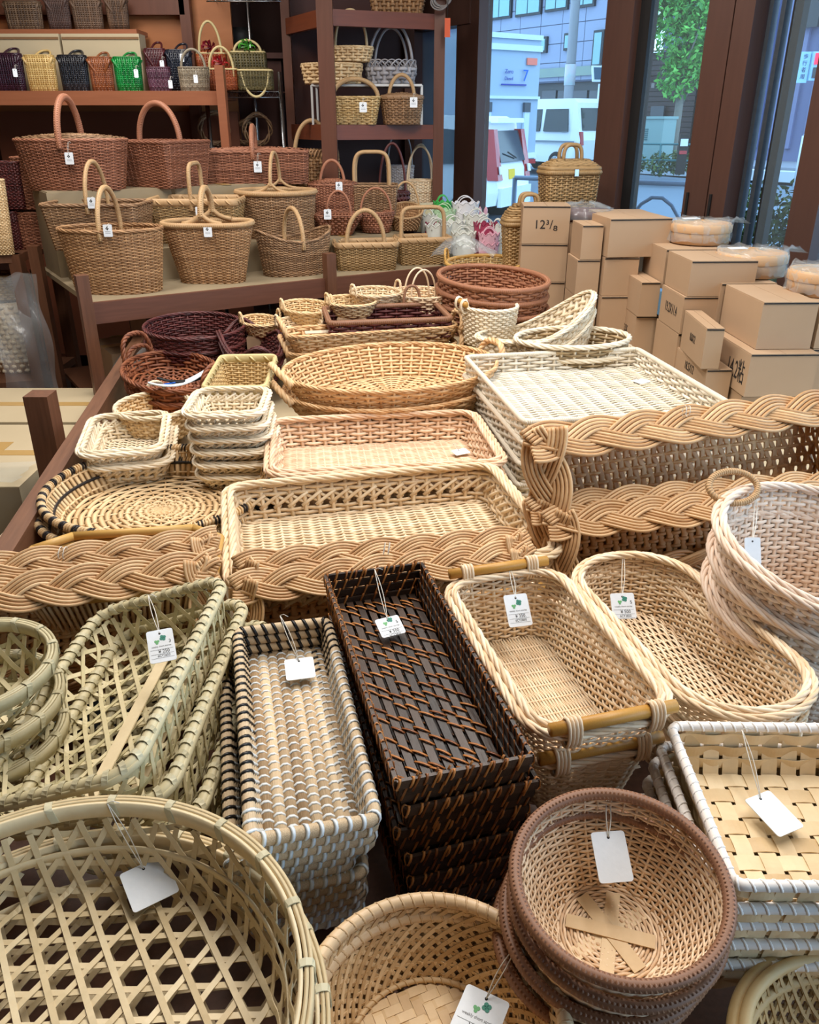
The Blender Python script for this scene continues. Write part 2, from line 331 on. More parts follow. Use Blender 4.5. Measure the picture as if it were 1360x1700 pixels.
    if rim: rb.build('rim', rimm, root, 'stuff' if rim in ('twist', 'rope', 'double', 'loops') else None)
    for hd in handles:
        ty = hd[0]; hb = MB()
        if ty == 'arch':      # axis, height, span, r, style, sq, offset y
            _, ax, hh, span, hr, sty, sq = hd[:7]; span = span or (a if ax == 'x' else b); zz = h if hf is None else h * float(hf(1. if ax == 'x' else 0., 1. if ax == 'y' else 0.))
            P = arch_pts(span * .97, hh, sq=sq, plane=ax, drop=min(.035, zz * .5)); P[:, 2] += zz
            if len(hd) > 7: P[:, 1 if ax == 'x' else 0] += hd[7]
            tube_handle(hb, P, hr, sty, up=(0, 1, 0) if ax == 'x' else (1, 0, 0))
        elif ty == 'yarch':   # arch whose feet fork in a Y onto the rim
            _, ax, hh, span, hr, sty, sq = hd[:7]; span = span or (a if ax == 'x' else b); P = arch_pts(span * .96, hh, sq=sq, plane=ax, drop=0.); P[:, 2] += h + .04
            tube_handle(hb, P, hr, sty, up=(0, 1, 0) if ax == 'x' else (1, 0, 0))
            for sgn in (-1, 1):
                for f in (-1, 1):
                    u = np.linspace(0, 1, 7)[:, None]; st0 = np.array([0, sgn * span * .96, h + .06]) if ax == 'y' else np.array([sgn * span * .96, 0, h + .06])
                    th = (pi / 2 if sgn > 0 else -pi / 2) + f * .45 if ax == 'y' else (0 if sgn > 0 else pi) + f * .5
                    en = np.array([a * cos(th), b * sin(th), h + rr]); md = st0 * .7 + en * .3 - np.array([0, 0, .03])
                    Q = st0 * (1 - u) ** 2 + 2 * md * u * (1 - u) + en * u ** 2; hb.sweep(Q, (0, 0, 1) if 0 else (.3, .3, .1), hr * .8, k=6, tint=.5)
        elif ty == 'ear':     # angle, width, height, r, style, lean
            _, an, wd_, hh, hr, sty, lean = hd; th = np.linspace(0, pi, 16); p, nn = pl.pts(np.array([an]), 0.); p, nn = p[0], nn[0]; tg = np.array([-nn[1], nn[0]])
            zz = h if hf is None else h * float(hf(p[0] / a, p[1] / b))
            e = .75; c_ = np.sign(np.cos(th)) * np.abs(np.cos(th)) ** e; s_ = np.sin(th) ** e
            Q = np.stack([p[0] + tg[0] * wd_ / 2 * c_ + nn[0] * lean * s_ * hh, p[1] + tg[1] * wd_ / 2 * c_ + nn[1] * lean * s_ * hh, zz + hh * s_ * math.sqrt(max(.05, 1 - lean ** 2)) - .008], 1)
            tube_handle(hb, Q, hr, sty, up=(nn[0], nn[1], .01))
        elif ty == 'bar':     # wooden bar across a short end: sign, length, r
            _, sg, ln, hr = hd; hb.sweep([[sg * (a + .004), -ln / 2, h + hr + rr], [sg * (a + .004), 0, h + hr + rr], [sg * (a + .004), ln / 2, h + hr + rr]], (0, 0, 1), hr, k=10, tint=.5)
            for yy in (-ln * .33, ln * .33):
                lash = MB()
                for q in range(4):
                    th = np.linspace(0, 2 * pi, 12, endpoint=False); y0 = yy + (q - 1.5) * .0055
                    lash.sweep(np.stack([sg * (a + .004) + (hr + .003) * np.cos(th), np.full(12, y0), h + hr * .4 + rr * .5 + (hr * 1.6 + .008) * np.sin(th)], 1), (0, 1, 0), .003, k=4, closed=True)
                lash.build('handle_lashing', rimm, root)
        if ty == 'bar': hb.build('handle', hand, root, label='yellow wooden bar handle')
        else: hb.build('handle', hm, root, 'stuff' if sty == 'twist' else None)
    if lid:
        lb = MB(); nb = 9; rho = (np.arange(nb) + .5) / nb; sp = 24; th = np.arange(sp * 3) * 2 * pi / (sp * 3); dome = lid if isinstance(lid, float) else .03
        zl = h + rr + dome * (1 - rho ** 2)[:, None] + sr * .8 * np.cos(sp * th[None] + pi * np.arange(nb)[:, None])
        if shape == 'o': xy = np.stack([a * rho[:, None] * np.cos(th), b * rho[:, None] * np.sin(th)], -1)
        else: q, _ = Plan('r', a, b, r).pts(np.arange(sp * 3) / (sp * 3)); xy = q[None] * rho[:, None, None]
        lb.sweep(np.concatenate([xy, zl[..., None]], -1), (0, 0, 1), min(a, b) / nb / 2 * 1.1, sr, k=4, closed=True); lb.build('lid', lidm or m, root)
    return root
def quad(c, z):
    """centre, rotation and half sizes of a rectangle from its corners NL NR FR FL on height z"""
    w = [W(x, y, z) for x, y in c]; ctr = sum(w) / 4; ex = (w[1] - w[0] + w[2] - w[3]) / 2; ey = (w[3] - w[0] + w[2] - w[1]) / 2
    rz = math.atan2(ex[1], ex[0]); rz2 = math.atan2(-ey[0], ey[1]); return ctr, (rz + rz2) / 2, np.hypot(*ex[:2]) / 2, np.hypot(*ey[:2]) / 2
def tray(name, label, cat, c, z, h, **k):
    ctr, rz, a, b = quad(c, z); rz = k.pop('rz', rz); return basket(name, label, cat, (ctr[0], ctr[1], z - h), rz, a * k.pop('sa', 1), b * k.pop('sb', 1), h, shape=k.pop('shape', 'r'), **k)
def on(px, py, z, back=0.):
    p = W(px, py, z); d = np.array([p[0], p[1]]); d /= np.hypot(*d); return np.array([p[0] + d[0] * back, p[1] + d[1] * back, z])

def quad3(c, zs):
    """centre, half sizes and rotation of a tilted rectangle: corners NL NR FR FL each on its own height"""
    w = [W(x, y, z) for (x, y), z in zip(c, zs)]; ctr = sum(w) / 4; ex = (w[1] - w[0] + w[2] - w[3]) / 2; ey = (w[3] - w[0] + w[2] - w[1]) / 2
    X = ex / np.linalg.norm(ex); Z = np.cross(X, ey); Z /= np.linalg.norm(Z); Y = np.cross(Z, X); R_ = Matrix((X, Y, Z)).transposed(); return ctr, np.linalg.norm(ex) / 2, np.linalg.norm(ey) / 2, R_

# ================= SETTING =================
def struct(name, mb, m, parent=None, smooth=False):
    o = mb.build(name, m, parent, None, smooth)
    if parent is None: o['kind'] = 'structure'
    return o
EW = np.array([.545, -.8385]); NW = np.array([.8385, .545])          # window-wall direction (towards us) and outward normal
A0 = np.array([.37, 5.59])
def wl(t, off=0.): return A0 + EW * t + NW * off
def wall_t(px):
    g = (px - CX) / (F / cT) * 1.0   # tangent of azimuth at eye level
    k = (px - CX) / (F * 1.0) * 1.0
    q = (px - CX) / math.hypot(F, F * sT / cT); return (A0[0] - q * A0[1]) / (q * EW[1] - EW[0])
RW = math.atan2(EW[1], EW[0])
struct('floor', MB().box((-.6, 2.2, -.05), (9, 12.4, .1)), floorm)
struct('ceiling', MB().box((-.6, 2.2, 2.85), (9, 12.4, .1)), ceilm)
struct('wall_left', MB().box((-4.6, 2.2, 1.4), (.1, 12.4, 2.8)), wallm)
struct('wall_rear', MB().box((-1.2, -2.6, 1.4), (7.2, .1, 2.8)), wallm)
b1 = wl(-.62); 
def wallseg(name, p, q, z0, z1, th, m):
    p = np.array(p); q = np.array(q); d = q - p; L = np.hypot(*d); c = (p + q) / 2
    return struct(name, MB().box((c[0], c[1], (z0 + z1) / 2), (L, th, z1 - z0), math.atan2(d[1], d[0])), m)
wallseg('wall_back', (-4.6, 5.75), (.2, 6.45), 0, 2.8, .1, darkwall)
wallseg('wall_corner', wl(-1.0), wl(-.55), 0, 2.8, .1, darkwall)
wallseg('trim_1', wl(-.6), wl(.05), 2.06, 2.8, .12, frameb)         # header beam left of the first post
wallseg('trim_2', wl(-.05), wl(5.6), 2.5, 2.8, .12, frameb)
wallseg('baseboard_window', wl(-.6), wl(5.6), 0, .12, .1, frameb)
def post(name, px0, px1, off, th, m, z1=2.55, par=None):
    t0, t1 = wall_t(px0), wall_t(px1); c = wl((t0 + t1) / 2, off)
    o = MB().box((c[0], c[1], z1 / 2), (abs(t1 - t0), th, z1), RW).build(name, m, par, None, False)
    if par is None: o['kind'] = 'structure'
    return o
post('trim_3', 766, 801, 0, .1, frameb); post('trim_4', 1003, 1046, 0, .1, frameb); post('trim_5', 1046, 1062, .02, .05, blackm)
post('trim_6', 1164, 1204, 0, .1, frameb); post('trim_7', 1206, 1237, .01, .12, frameb); post('trim_8', 1352, 1400, 0, .1, frameb)
alum = mat('bronze_aluminium', (70, 76, 84), (96, 104, 114), rough=.35, metal=.6)
for i, (x0, x1) in enumerate([(1240, 1246), (1254, 1261), (1268, 1284)]): post('trim_%d' % (9 + i), x0, x1, .05 + .02 * i, .04, alum if i < 2 else blackm)
def pane(n, t0, t1, m, z0=.12, z1=2.5, off=.02):
    c = wl((t0 + t1) / 2, off); o = MB().box((c[0], c[1], (z0 + z1) / 2), (abs(t1 - t0), .008, z1 - z0), RW).build('window_%d' % n, m, None, 'structure', False); return o
pane(1, -.6, wall_t(766), glassp, z1=2.06); pane(2, wall_t(801), wall_t(1003), glassm); pane(3, wall_t(1062), wall_t(1164), glassm); pane(4, wall_t(1284), wall_t(1352), glassm); pane(5, wall_t(1400), 5.5, glassm)
# pull slots on the frames
for px in (1010, 1172, 1212):
    t = wall_t(px); c = wl(t, -.055); MB().box((c[0], c[1], 1.2), (.012, .006, .1), RW).build('frame_pull', blackm, bpy.data.objects['trim_6' if px > 1100 else 'trim_4'], None, False)

# ================= OUTSIDE =================
E2 = np.array([sin(RAD(-35)), cos(RAD(-35))]); NF = np.array([-cos(RAD(35)), -sin(RAD(35)), 0.])
P0 = np.array([8.28, 30.9, 0.])
asph = mat('asphalt', (96, 112, 128), (108, 124, 140), rough=.8, ns=2); facm = mat('grey_facade_tile', (126, 136, 160), (138, 148, 172), rough=.6, ns=1)
joint = mat('facade_joint', (92, 100, 120), rough=.8); winfr = mat('dark_window_frame', (34, 40, 46), rough=.4); winb = mat('curtained_pane', (92, 128, 140), (150, 196, 206), rough=.1)
wind = mat('dark_shopfront', (44, 48, 54), (66, 70, 76), rough=.3); white = mat('white_car_paint', (226, 232, 236), (232, 238, 242), rough=.25, coat=.4); cgl = mat('dark_car_glass', (26, 34, 38), (60, 72, 78), rough=.06)
redl = mat('red_lamp_lens', (150, 6, 16), (178, 16, 28), rough=.15, coat=.5); tyre = mat('black_tyre', (24, 24, 26), rough=.7); alloy = mat('silver_wheel', (170, 176, 182), rough=.3, metal=.5)
yel = mat('yellow_number_plate', (232, 190, 20), rough=.5); silverp = mat('silver_truck_panel', (150, 168, 188), (160, 178, 198), rough=.35)
greym = mat('galvanised_steel', (128, 150, 180), (146, 168, 196), rough=.5); concrete = mat('concrete_pole', (134, 136, 142), (150, 152, 158), rough=.8)
brownc = mat('dark_brown_cladding', (40, 28, 30), (52, 38, 38), rough=.6); greenb = mat('grey_green_cabinet', (128, 158, 156), rough=.5); greenf = mat('green_railing_paint', (48, 104, 108), rough=.5)
leafm = mat('fresh_green_leaf', (44, 118, 50), (116, 196, 84), rough=.5); barkm = mat('grey_bark', (110, 108, 100), (134, 130, 120), rough=.9); hedgem = mat('dark_hedge_leaf', (36, 58, 30), (92, 116, 52), rough=.6)
orange = mat('orange_sign', (222, 92, 48), rough=.5); whitep = mat('white_paint', (214, 222, 228), rough=.6)
st_ = MB(); st_.surf(np.array([[[-8, 6.0, -.12], [16, -9, -.12]], [[-2, 26, .02], [26, 12, .02]], [[16, 50, .6], [44, 34, .6]]])); struct('street', st_, asph)
sw_ = MB(); c = P0[:2] + NF[:2] * 1.6
sw_.box((c[0], c[1], .30), (60, 3.4, .3), math.atan2(E2[1], E2[0])); struct('pavement', sw_, mat('pavement_paving', (128, 134, 146), (140, 146, 158), rough=.8))
k_ = MB(); c2 = P0[:2] + NF[:2] * 3.6; k_.box((c2[0], c2[1], .26), (60, .5, .25), math.atan2(E2[1], E2[0])); struct('kerb', k_, mat('kerb_stone', (196, 204, 212), rough=.8))
RF = math.atan2(-E2[1], -E2[0])       # facade x axis runs towards the right of the picture
fx = np.array([cos(RF), sin(RF)])
def fs(px, py, off=0.):
    p = WP(px, py, P0 + NF * off, NF); return float(np.dot(p[:2] - P0[:2], fx)), p[2]
bld = thing('office_building', 'grey tiled office building with square windows across the street', 'building', tuple(P0), RF)
def fbox(name, px0, py0, px1, py1, m, par, off=.0, th=.2, origin=None):
    (s0, z0), (s1, z1) = fs(px0, py1, off), fs(px1, py0, off); s0 = s0; zz0, zz1 = min(z0, z1), max(z0, z1)
    return MB().box(((s0 + s1) / 2, off, (zz0 + zz1) / 2) if 0 else ((s0 + s1) / 2, -off, (zz0 + zz1) / 2), (abs(s1 - s0), th, zz1 - zz0)).build(name, m, par, None, False)
S0, S1 = fs(690, 100)[0], fs(1052, 100)[0]; ZB = fs(900, 138)[1]
MB().box(((S0 + S1) / 2, .32, (ZB + 9) / 2), (S1 - S0, .4, 9 - ZB)).build('wall', joint, bld, None, False)
MB().box(((S0 + S1) / 2, .7, ZB / 2), (S1 - S0, .4, ZB)).build('shopfront', wind, bld, None, False)
pw, ph_ = 1.15, .62
pm = MB().box((0, 0, 0), (pw - .025, .06, ph_ - .025)).mesh('panel', facm, False); z = ZB + .35
while z < 8.2:
    s = S0
    while s < S1 - .2:
        link('panel', pm, bld, mw=Matrix.Translation((s + pw / 2, .1 + random.uniform(-.006, .006), z))); s += pw
    z += ph_
for (x0, y0, x1, y1) in [(825, 69, 837, 86), (858.6, 65, 871.5, 86), (894.7, 61, 909, 88), (982, 50, 1004, 111), (936, 55, 948, 84), (811, -8, 850, 32), (856, -12, 900, 26), (905, -18, 945, 18), (952, -24, 990, 12)]:
    (s0, z0), (s1, z1) = fs((x0 + x1) / 2 - (x1 - x0) / 2, y1), fs(x1, y0); zc = (fs((x0 + x1) / 2, y0)[1] + fs((x0 + x1) / 2, y1)[1]) / 2; zh = fs((x0 + x1) / 2, y0)[1] - fs((x0 + x1) / 2, y1)[1]
    f = MB().box(((s0 + s1) / 2, .03, zc), (s1 - s0, .12, zh)).build('window_frame', winfr, bld, None, False)
    nq = 2 if s1 - s0 > .9 else 1
    for q in range(nq):
        w_ = (s1 - s0 - .1) / nq; MB().box((s0 + .05 + w_ * (q + .5), -.04, zc), (w_ - .05, .03, zh - .16)).build('pane', winb, f, None, False)
MB().box(((S0 + S1) / 2, .03, fs(960, 118)[1]), (S1 - S0, .1, .3)).build('sill_band', mat('mosaic_band', (110, 126, 130), (132, 150, 132), ns=3), bld, None, False)
for i in range(4): fbox('shutter', 900 + i * 26, 150, 924 + i * 26, 172, mat('pale_shutter', (88, 90, 96), rough=.5), bld, -.45, .06)
# brown slat-clad building and the grey one beyond
bb_ = thing('clad_building', 'dark brown house front clad in narrow horizontal boards', 'building', tuple(P0), RF)
s0, s1 = fs(1050, 150)[0], fs(1154, 150)[0]; zt = fs(1100, 86)[1]
MB().box(((s0 + s1) / 2, .3, zt / 2), (s1 - s0, .4, zt)).build('wall', blackm, bb_, None, False)
slm = MB().box((0, 0, 0), (s1 - s0, .05, .13)).mesh('board', brownc, False); z = .5
while z < zt: link('board', slm, bb_, mw=Matrix.Translation(((s0 + s1) / 2, .08, z))); z += .155
fbox('doorway', 1076, 176, 1104, 232, wind, bb_, .06, .06); fbox('light_box', 1054, 188, 1060, 195, mat('lamp_shade_white', (220, 226, 230)), bb_, .15, .1)
for (x, y) in [(1064, 118), (1072, 124), (1082, 138), (1104, 142)]: fbox('accent_tile', x, y, x + 6, y + 8, mat('pale_tile', (110, 104, 100)), bb_, .08, .06)
fbox('coping', 1050, 80, 1154, 87, mat('coping_wood', (150, 120, 92)), bb_, .05, .3)
gb = thing('ribbed_building', 'mauve grey building with vertical ribs beyond the tree', 'building', tuple(P0), RF)
s0, s1 = fs(1156, 150)[0], fs(1420, 150)[0]; MB().box(((s0 + s1) / 2, .3, 4.5), (s1 - s0, .4, 9)).build('wall', mat('mauve_wall', (108, 112, 146), (118, 122, 156), rough=.7), gb, None, False)
rbm = MB().box((0, 0, 0), (.16, .12, 7.6)).mesh('rib', mat('mauve_rib', (124, 128, 162), rough=.7), False); q = s0 + .2
while q < s1: link('rib', rbm, gb, mw=Matrix.Translation((q, .06, 4.6))); q += .55
for (x0, y0, x1, y1) in [(1346, 120, 1372, 190), (1318, -30, 1372, 48)]: fbox('window', x0, y0, x1, y1, wind, gb, .1, .1)
ub = thing('upper_building', 'pale grey building rising behind the street tree', 'building', tuple(P0 - NF * 4), RF)
s0, s1 = fs(1040, 40)[0], fs(1330, 40)[0]; MB().box(((s0 + s1) / 2, 0, 6.2), (s1 - s0 + 3, .4, 12)).build('wall', mat('pale_blue_wall', (140, 150, 178), (150, 160, 188), rough=.7), ub, None, False)
for i in range(5):
    MB().box((s0 + 1.2 + i * 1.5, -.25, 5.4), (.9, .1, 1.3)).build('window', winb, ub, None, False)
# orange vertical sign
sg = thing('street_sign', 'orange vertical shop sign on the far building beside the tree', 'sign', tuple(P0), RF); fbox('sign_board', 1178, 92, 1192, 176, orange, sg, .5, .12); fbox('bracket', 1176, 100, 1181, 103, greym, sg, .3, .5)
# utility pole
def pole_thing(name, label, cat, px, Y, r0, r1, z1, m, zb=0.):
    x = (px - CX) / math.hypot(F, F * sT / cT) * Y; t = thing(name, label, cat, (x, Y, zb)); MB().sweep([[0, 0, 0], [0, 0, z1 / 2], [0, 0, z1]], (1, 0, 0), [[r0, (r0 + r1) / 2, r1]], k=14, tint=.5).build('shaft', m, t); return t
up = pole_thing('utility_pole', 'grey concrete utility pole with cables and a small poster', 'pole', 941, 27.5, .15, .12, 8, concrete, .3)
MB().lathe([(.16, 2.2), (.165, 2.2), (.165, 2.75), (.16, 2.75)], 16).build('poster', mat('pole_poster', (150, 190, 190), (200, 170, 180), ns=6, nmix=.6), up)
MB().box((.2, -.05, 5.0), (.14, .2, .9)).build('junction_box', greym, up, None, False); MB().box((0, 0, 5.6), (.5, .3, .1)).build('crossarm', greym, up, None, False)
cb = MB()
for j in range(3):
    u = np.linspace(0, 1, 14)[:, None]; cb.sweep(np.array([[-9., 2, 5.0 + j * .4]]) * (1 - u) + np.array([[6., -5, 5.2 + j * .4]]) * u - np.array([[0, 0, .6]]) * np.sin(pi * u), (0, 0, 1), .018, k=4, tint=.5)
cb.build('cable', blackm, up)
lp = pole_thing('downpipe_pole', 'tall pale blue steel pole standing just outside the window', 'pole', 1012, 9.5, .065, .06, 6, greym, -.1)
MB().sweep([[.11, .1, 0], [.11, .1, 3], [.11, .1, 6]], (1, 0, 0), .045, k=12, tint=.5).build('pipe', greym, lp)
# vehicles: local x = travel direction, built from a side profile
def vehicle(name, label, cat, loc, rz, prof, hw, glass, L, wheels, wr, parts):
    t = thing(name, label, cat, loc, rz); p = np.array(prof, float); n = len(p)
    def half(z): return hw * (1 - .13 * max(0, (z - .95)) / .75) if cat != 'truck' else hw
    h = np.array([half(z) for z in p[:, 1]]); ys = [-1, -.93, .93, 1]; V = []
    V = np.concatenate([np.stack([p[:, 0], h * s, p[:, 1]], 1) for s in (-1, 1)]); i = np.arange(n); j = (i + 1) % n
    MB().add(V, [np.stack([i, j, j + n, i + n], 1), np.arange(n)[::-1][None], (np.arange(n) + n)[None]]).build('body', parts, t, None, False)
    for g in glass:
        q = np.array(g, float)
        for s in (-1, 1):
            hh = np.array([half(z) for z in q[:, 1]]) + .012; V = np.stack([q[:, 0], hh * s, q[:, 1]], 1); V2 = V.copy(); V2[:, 1] -= s * .03; m_ = len(q); a = np.arange(m_); b = (a + 1) % m_
            f = [np.arange(m_)[None] if s < 0 else np.arange(m_)[::-1][None], np.stack([a, a + m_, b + m_, b], 1)]
            MB().add(np.concatenate([V, V2]), f).build('side_window', cgl, t, None, False)
    for wx in wheels:
        for s in (-1, 1):
            wo = MB().lathe([(.55 * wr, -.02), (.62 * wr, .0), (.96 * wr, .0), (wr, -.03), (wr, -.17), (.9 * wr, -.19), (.4 * wr, -.19)], 28).build('wheel', tyre, t); wo.location = (wx, s * (hw + .012), wr); wo.rotation_euler = (-s * pi / 2, 0, 0)
            hub = MB(); hub.lathe([(0, .0), (.16 * wr, .0), (.2 * wr, -.02)], 16)
            for q in range(9): hub.box((0, 0, 0), (.42 * wr, .09 * wr, .02)); v = hub.v[-1]; v[:, 0] += .38 * wr; an = q * 2 * pi / 9; hub.v[-1] = v @ np.array([[cos(an), sin(an), 0], [-sin(an), cos(an), 0], [0, 0, 1]])
            hub.lathe([(.56 * wr, .0), (.62 * wr, .005), (.6 * wr, -.02)], 28); hub.lathe([(0, -.06), (.56 * wr, -.06)], 16, tint=0.); hub.build('hubcap', alloy, wo)
    return t
RV = math.atan2(E2[1], E2[0])
cpos = WD(848, 352, 14.9)
def park(px_rear, Y, off): q = (px_rear - CX) / math.hypot(F, F * sT / cT); return (q * Y, Y)
cx_, cy_ = park(856, 15.4, 0)
car = vehicle('hatchback_car', 'small white hatchback with tall red tail lamps and yellow number plate', 'car', (cx_, cy_, -.1), pi / 2 + RAD(62),
    [(0, .35), (-.03, .55), (0, .9), (.06, 1.05), (.22, 1.45), (.24, 1.64), (.42, 1.72), (1.3, 1.74), (2.2, 1.62), (2.8, 1.05), (3.3, .9), (3.4, .6), (3.36, .3), (2.9, .25), (.5, .25)], .74,
    [[(.5, 1.0), (.42, 1.15), (.7, 1.5), (1.25, 1.55), (1.25, .98)], [(1.35, .98), (1.35, 1.55), (2.1, 1.5), (2.5, 1.02)]], 3.4, (.55, 2.75), .29, white)
def rp(name, pts, m, t, th=.03, label=None):     # plate on a rear face: points (x, y, z) extruded backwards
    p = np.array(pts, float); n = len(p); q = p + np.array([-th, 0, 0]); i = np.arange(n); j = (i + 1) % n
    MB().add(np.concatenate([p, q]), [np.arange(n)[::-1][None], (np.arange(n) + n)[None], np.stack([i, j, j + n, i + n], 1)]).build(name, m, t, None, False, label)
rp('rear_window', [(.03, -.56, 1.02), (.03, .56, 1.02), (.17, .5, 1.5), (.17, -.5, 1.5)], cgl, car)
for s in (-1, 1):
    rp('tail_lamp', [(.16, s * .54, .74), (.16, s * .752, .74), (.2, s * .748, 1.0), (.3, s * .70, 1.52), (.3, s * .54, 1.52), (.22, s * .54, 1.05)][::s], redl, car, .2)
    rp('reversing_lamp', [(-.045, s * .6, .84), (-.045, s * .72, .84), (-.02, s * .71, .96), (-.02, s * .6, .96)][::s], mat('clear_lamp', (220, 220, 214), rough=.2), car, .02)
rp('number_plate', [(-.005, -.06, .74), (-.005, .22, .74), (.01, .22, .9), (.01, -.06, .9)], yel, car, .02); rp('bumper', [(-.02, -.7, .32), (-.02, .7, .32), (-.02, .7, .62), (-.02, -.7, .62)], white, car, .07)
rp('spoiler', [(.2, -.6, 1.62), (.2, .6, 1.62), (.2, .58, 1.69), (.2, -.58, 1.69)], white, car, .13); rp('wiper', [(-.0, -.1, 1.06), (-.0, .3, 1.16), (.0, .3, 1.18), (.0, -.1, 1.08)], blackm, car, .015)
vx, vy = park(1000, 25.5, 0)
van = vehicle('minivan', 'white boxy minivan driving away beyond the hatchback', 'van', (vx, vy, .15), RV,
    [(0, .4), (-.02, .9), (.1, 1.2), (.3, 1.85), (.45, 1.96), (3.0, 1.97), (3.4, 1.8), (3.9, 1.05), (4.1, .9), (4.1, .35), (.4, .3)], .84,
    [[(.5, 1.12), (.62, 1.7), (1.5, 1.7), (1.5, 1.12)], [(1.65, 1.12), (1.65, 1.7), (2.5, 1.7), (2.5, 1.12)], [(2.62, 1.12), (2.62, 1.7), (3.1, 1.68), (3.45, 1.12)]], 4.1, (.9, 3.3), .3, white)
rp('rear_window', [(.1, -.68, 1.15), (.1, .68, 1.15), (.27, .62, 1.72), (.27, -.62, 1.72)], cgl, van, .04)
for s in (-1, 1): rp('tail_lamp', [(0, s * .7, .78), (0, s * .83, .78), (.06, s * .82, 1.12), (.06, s * .7, 1.12)][::s], redl, van, .05)
MB().box((1.3, .85, .86), (2.2, .02, .05)).build('door_rail', mat('grey_trim', (130, 140, 150)), van, None, False)
tx, ty = park(838, 21.0, 0)
trk = thing('box_truck', 'tall silver box truck seen from behind with blue lettering', 'truck', (tx, ty, .05), RV)
MB().box((2.2, 0, 1.95), (4.4, 2.0, 2.6)).build('cargo_box', silverp, trk, None, False); MB().box((5.2, 0, 1.35), (1.5, 1.8, 1.9)).build('cab', white, trk, None, False)
for z_, h_ in ((3.2, .1), (2.98, .12), (1.98, .06)): MB().box((-.03, 0, z_), (.06, 2.02, h_)).build('cross_rail', mat('bright_silver_rail', (196, 212, 224), rough=.3), trk, None, False)
for y_ in (-.62, .55): MB().box((-.04, y_, 1.2), (.06, .16, 1.0)).build('door_post', mat('bright_silver_rail', (1, 1, 1)), trk, None, False); MB().box((-.05, y_, 1.78), (.07, .18, .2)).build('hinge_cover', mat('dark_grey_plate', (70, 76, 84)), trk, None, False)
MB().box((-.03, -.72, 2.72), (.03, .3, .14)).build('warning_plate', mat('salmon_plate', (230, 120, 100)), trk, None, False); MB().box((-.02, 0, .75), (.1, 2.0, .12)).build('tail_bumper', whitep, trk, None, False)
for s in (-1, 1): MB().box((-.03, s * .85, .62), (.08, .25, .1)).build('tail_lamp', redl, trk, None, False)
for wx in (.9, 4.9):
    for s in (-1, 1): w_ = MB().lathe([(0, 0), (.2, -.03), (.34, 0), (.36, -.04), (.36, -.24), (.1, -.24)], 24).build('wheel', tyre, trk); w_.location = (wx, s * 1.0, .36); w_.rotation_euler = (-s * pi / 2, 0, 0)
TEXTS = []
def text(body, size, m, par, loc, rot, ext=.0004, name='lettering', ax='CENTER', sx=1.):
    c = bpy.data.curves.new(name, 'FONT'); c.body = body; c.size = size; c.extrude = ext; c.align_x = ax; c.align_y = 'CENTER'; c.materials.append(m); c.resolution_u = 3
    o = bpy.data.objects.new(name, c); COL.objects.link(o); o.parent = par; o.location = loc; o.rotation_euler = rot; o.scale = (sx, 1, 1); TEXTS.append(o); return o
blue = mat('blue_print', (24, 96, 196), rough=.5); blued = mat('navy_print', (44, 58, 150), rough=.5)
text('7', .34, blue, trk, (-.06, -.52, 2.42), (pi / 2, 0, -pi / 2), .004); text('Zero', .12, blued, trk, (-.06, -.02, 2.5), (pi / 2, 0, -pi / 2), .004); text('Diesel', .1, blued, trk, (-.06, -.02, 2.36), (pi / 2, 0, -pi / 2), .004)
MB().box((-.035, -.2, 2.24), (.02, .75, .03)).build('logo_stripe', blued, trk, None, False); MB().box((-.035, .62, 2.66), (.02, .09, .13)).build('logo_spot', blue, trk, None, False)
text('C·A', .12, mat('pink_print', (220, 110, 130)), trk, (-.06, .9, 2.62), (pi / 2, 0, -pi / 2), .004)
# tree
tp = park(1122, 24.5, 0); tree = thing('street_tree', 'leafy green street tree on the far pavement', 'tree', (tp[0], tp[1], .4))
tk = MB(); tk.sweep([[0, 0, -.1], [.03, 0, .8], [.06, .05, 1.8], [.1, 0, 3.2]], (1, 0, 0), [[.13, .11, .1, .07]], k=10, tint=.5)
for q in range(7): a = q * 2.4; tk.sweep([[.07, 0, 1.5 + .25 * q], [.3 * cos(a), .3 * sin(a), 2.0 + .3 * q], [.8 * cos(a), .8 * sin(a), 2.6 + .3 * q]], (0, 0.3, 1), [[.045, .03, .015]], k=6, tint=.5)
tk.build('trunk', barkm, tree)
def leaves(n, blobs, size, m, par, name='foliage'):
    w = np.array([b[3] ** 2 for b in blobs]); pick = rng.choice(len(blobs), n, p=w / w.sum()); B = np.array([b[:3] for b in blobs])[pick]; r = np.array([b[3] for b in blobs])[pick]
    d = rng.normal(size=(n, 3)); d /= np.linalg.norm(d, axis=1, keepdims=True); c = B + d * (r * rng.random(n) ** .35)[:, None]
    u = rng.normal(size=(n, 3)); u /= np.linalg.norm(u, axis=1, keepdims=True); v = np.cross(u, rng.normal(size=(n, 3))); v /= np.linalg.norm(v, axis=1, keepdims=True); w_ = np.cross(u, v); s = size * (.7 + .6 * rng.random(n))[:, None]
    V = np.stack([c - u * s, c + v * s * .45 + w_ * s * .12, c + u * s, c - v * s * .45 + w_ * s * .12], 1).reshape(-1, 3); i = np.arange(n)[:, None] * 4
    mb = MB(); mb.add(V, [i + np.array([[0, 1, 2, 3]])], np.repeat(rng.random(n), 4)); return mb.build(name, m, par, 'stuff', False)
leaves(9000, [(.0, 0, 3.3, .95), (.55, .1, 3.7, .9), (-.55, 0, 3.9, .75), (.3, 0, 2.6, .7), (-.1, 0, 2.2, .55), (.1, 0, 4.6, 1.1), (.6, 0, 5.2, 1.0), (-.5, .2, 5.1, .9), (-.95, 0, 3.6, .4), (-1.0, 0, 4.4, .6)], .085, leafm, tree)
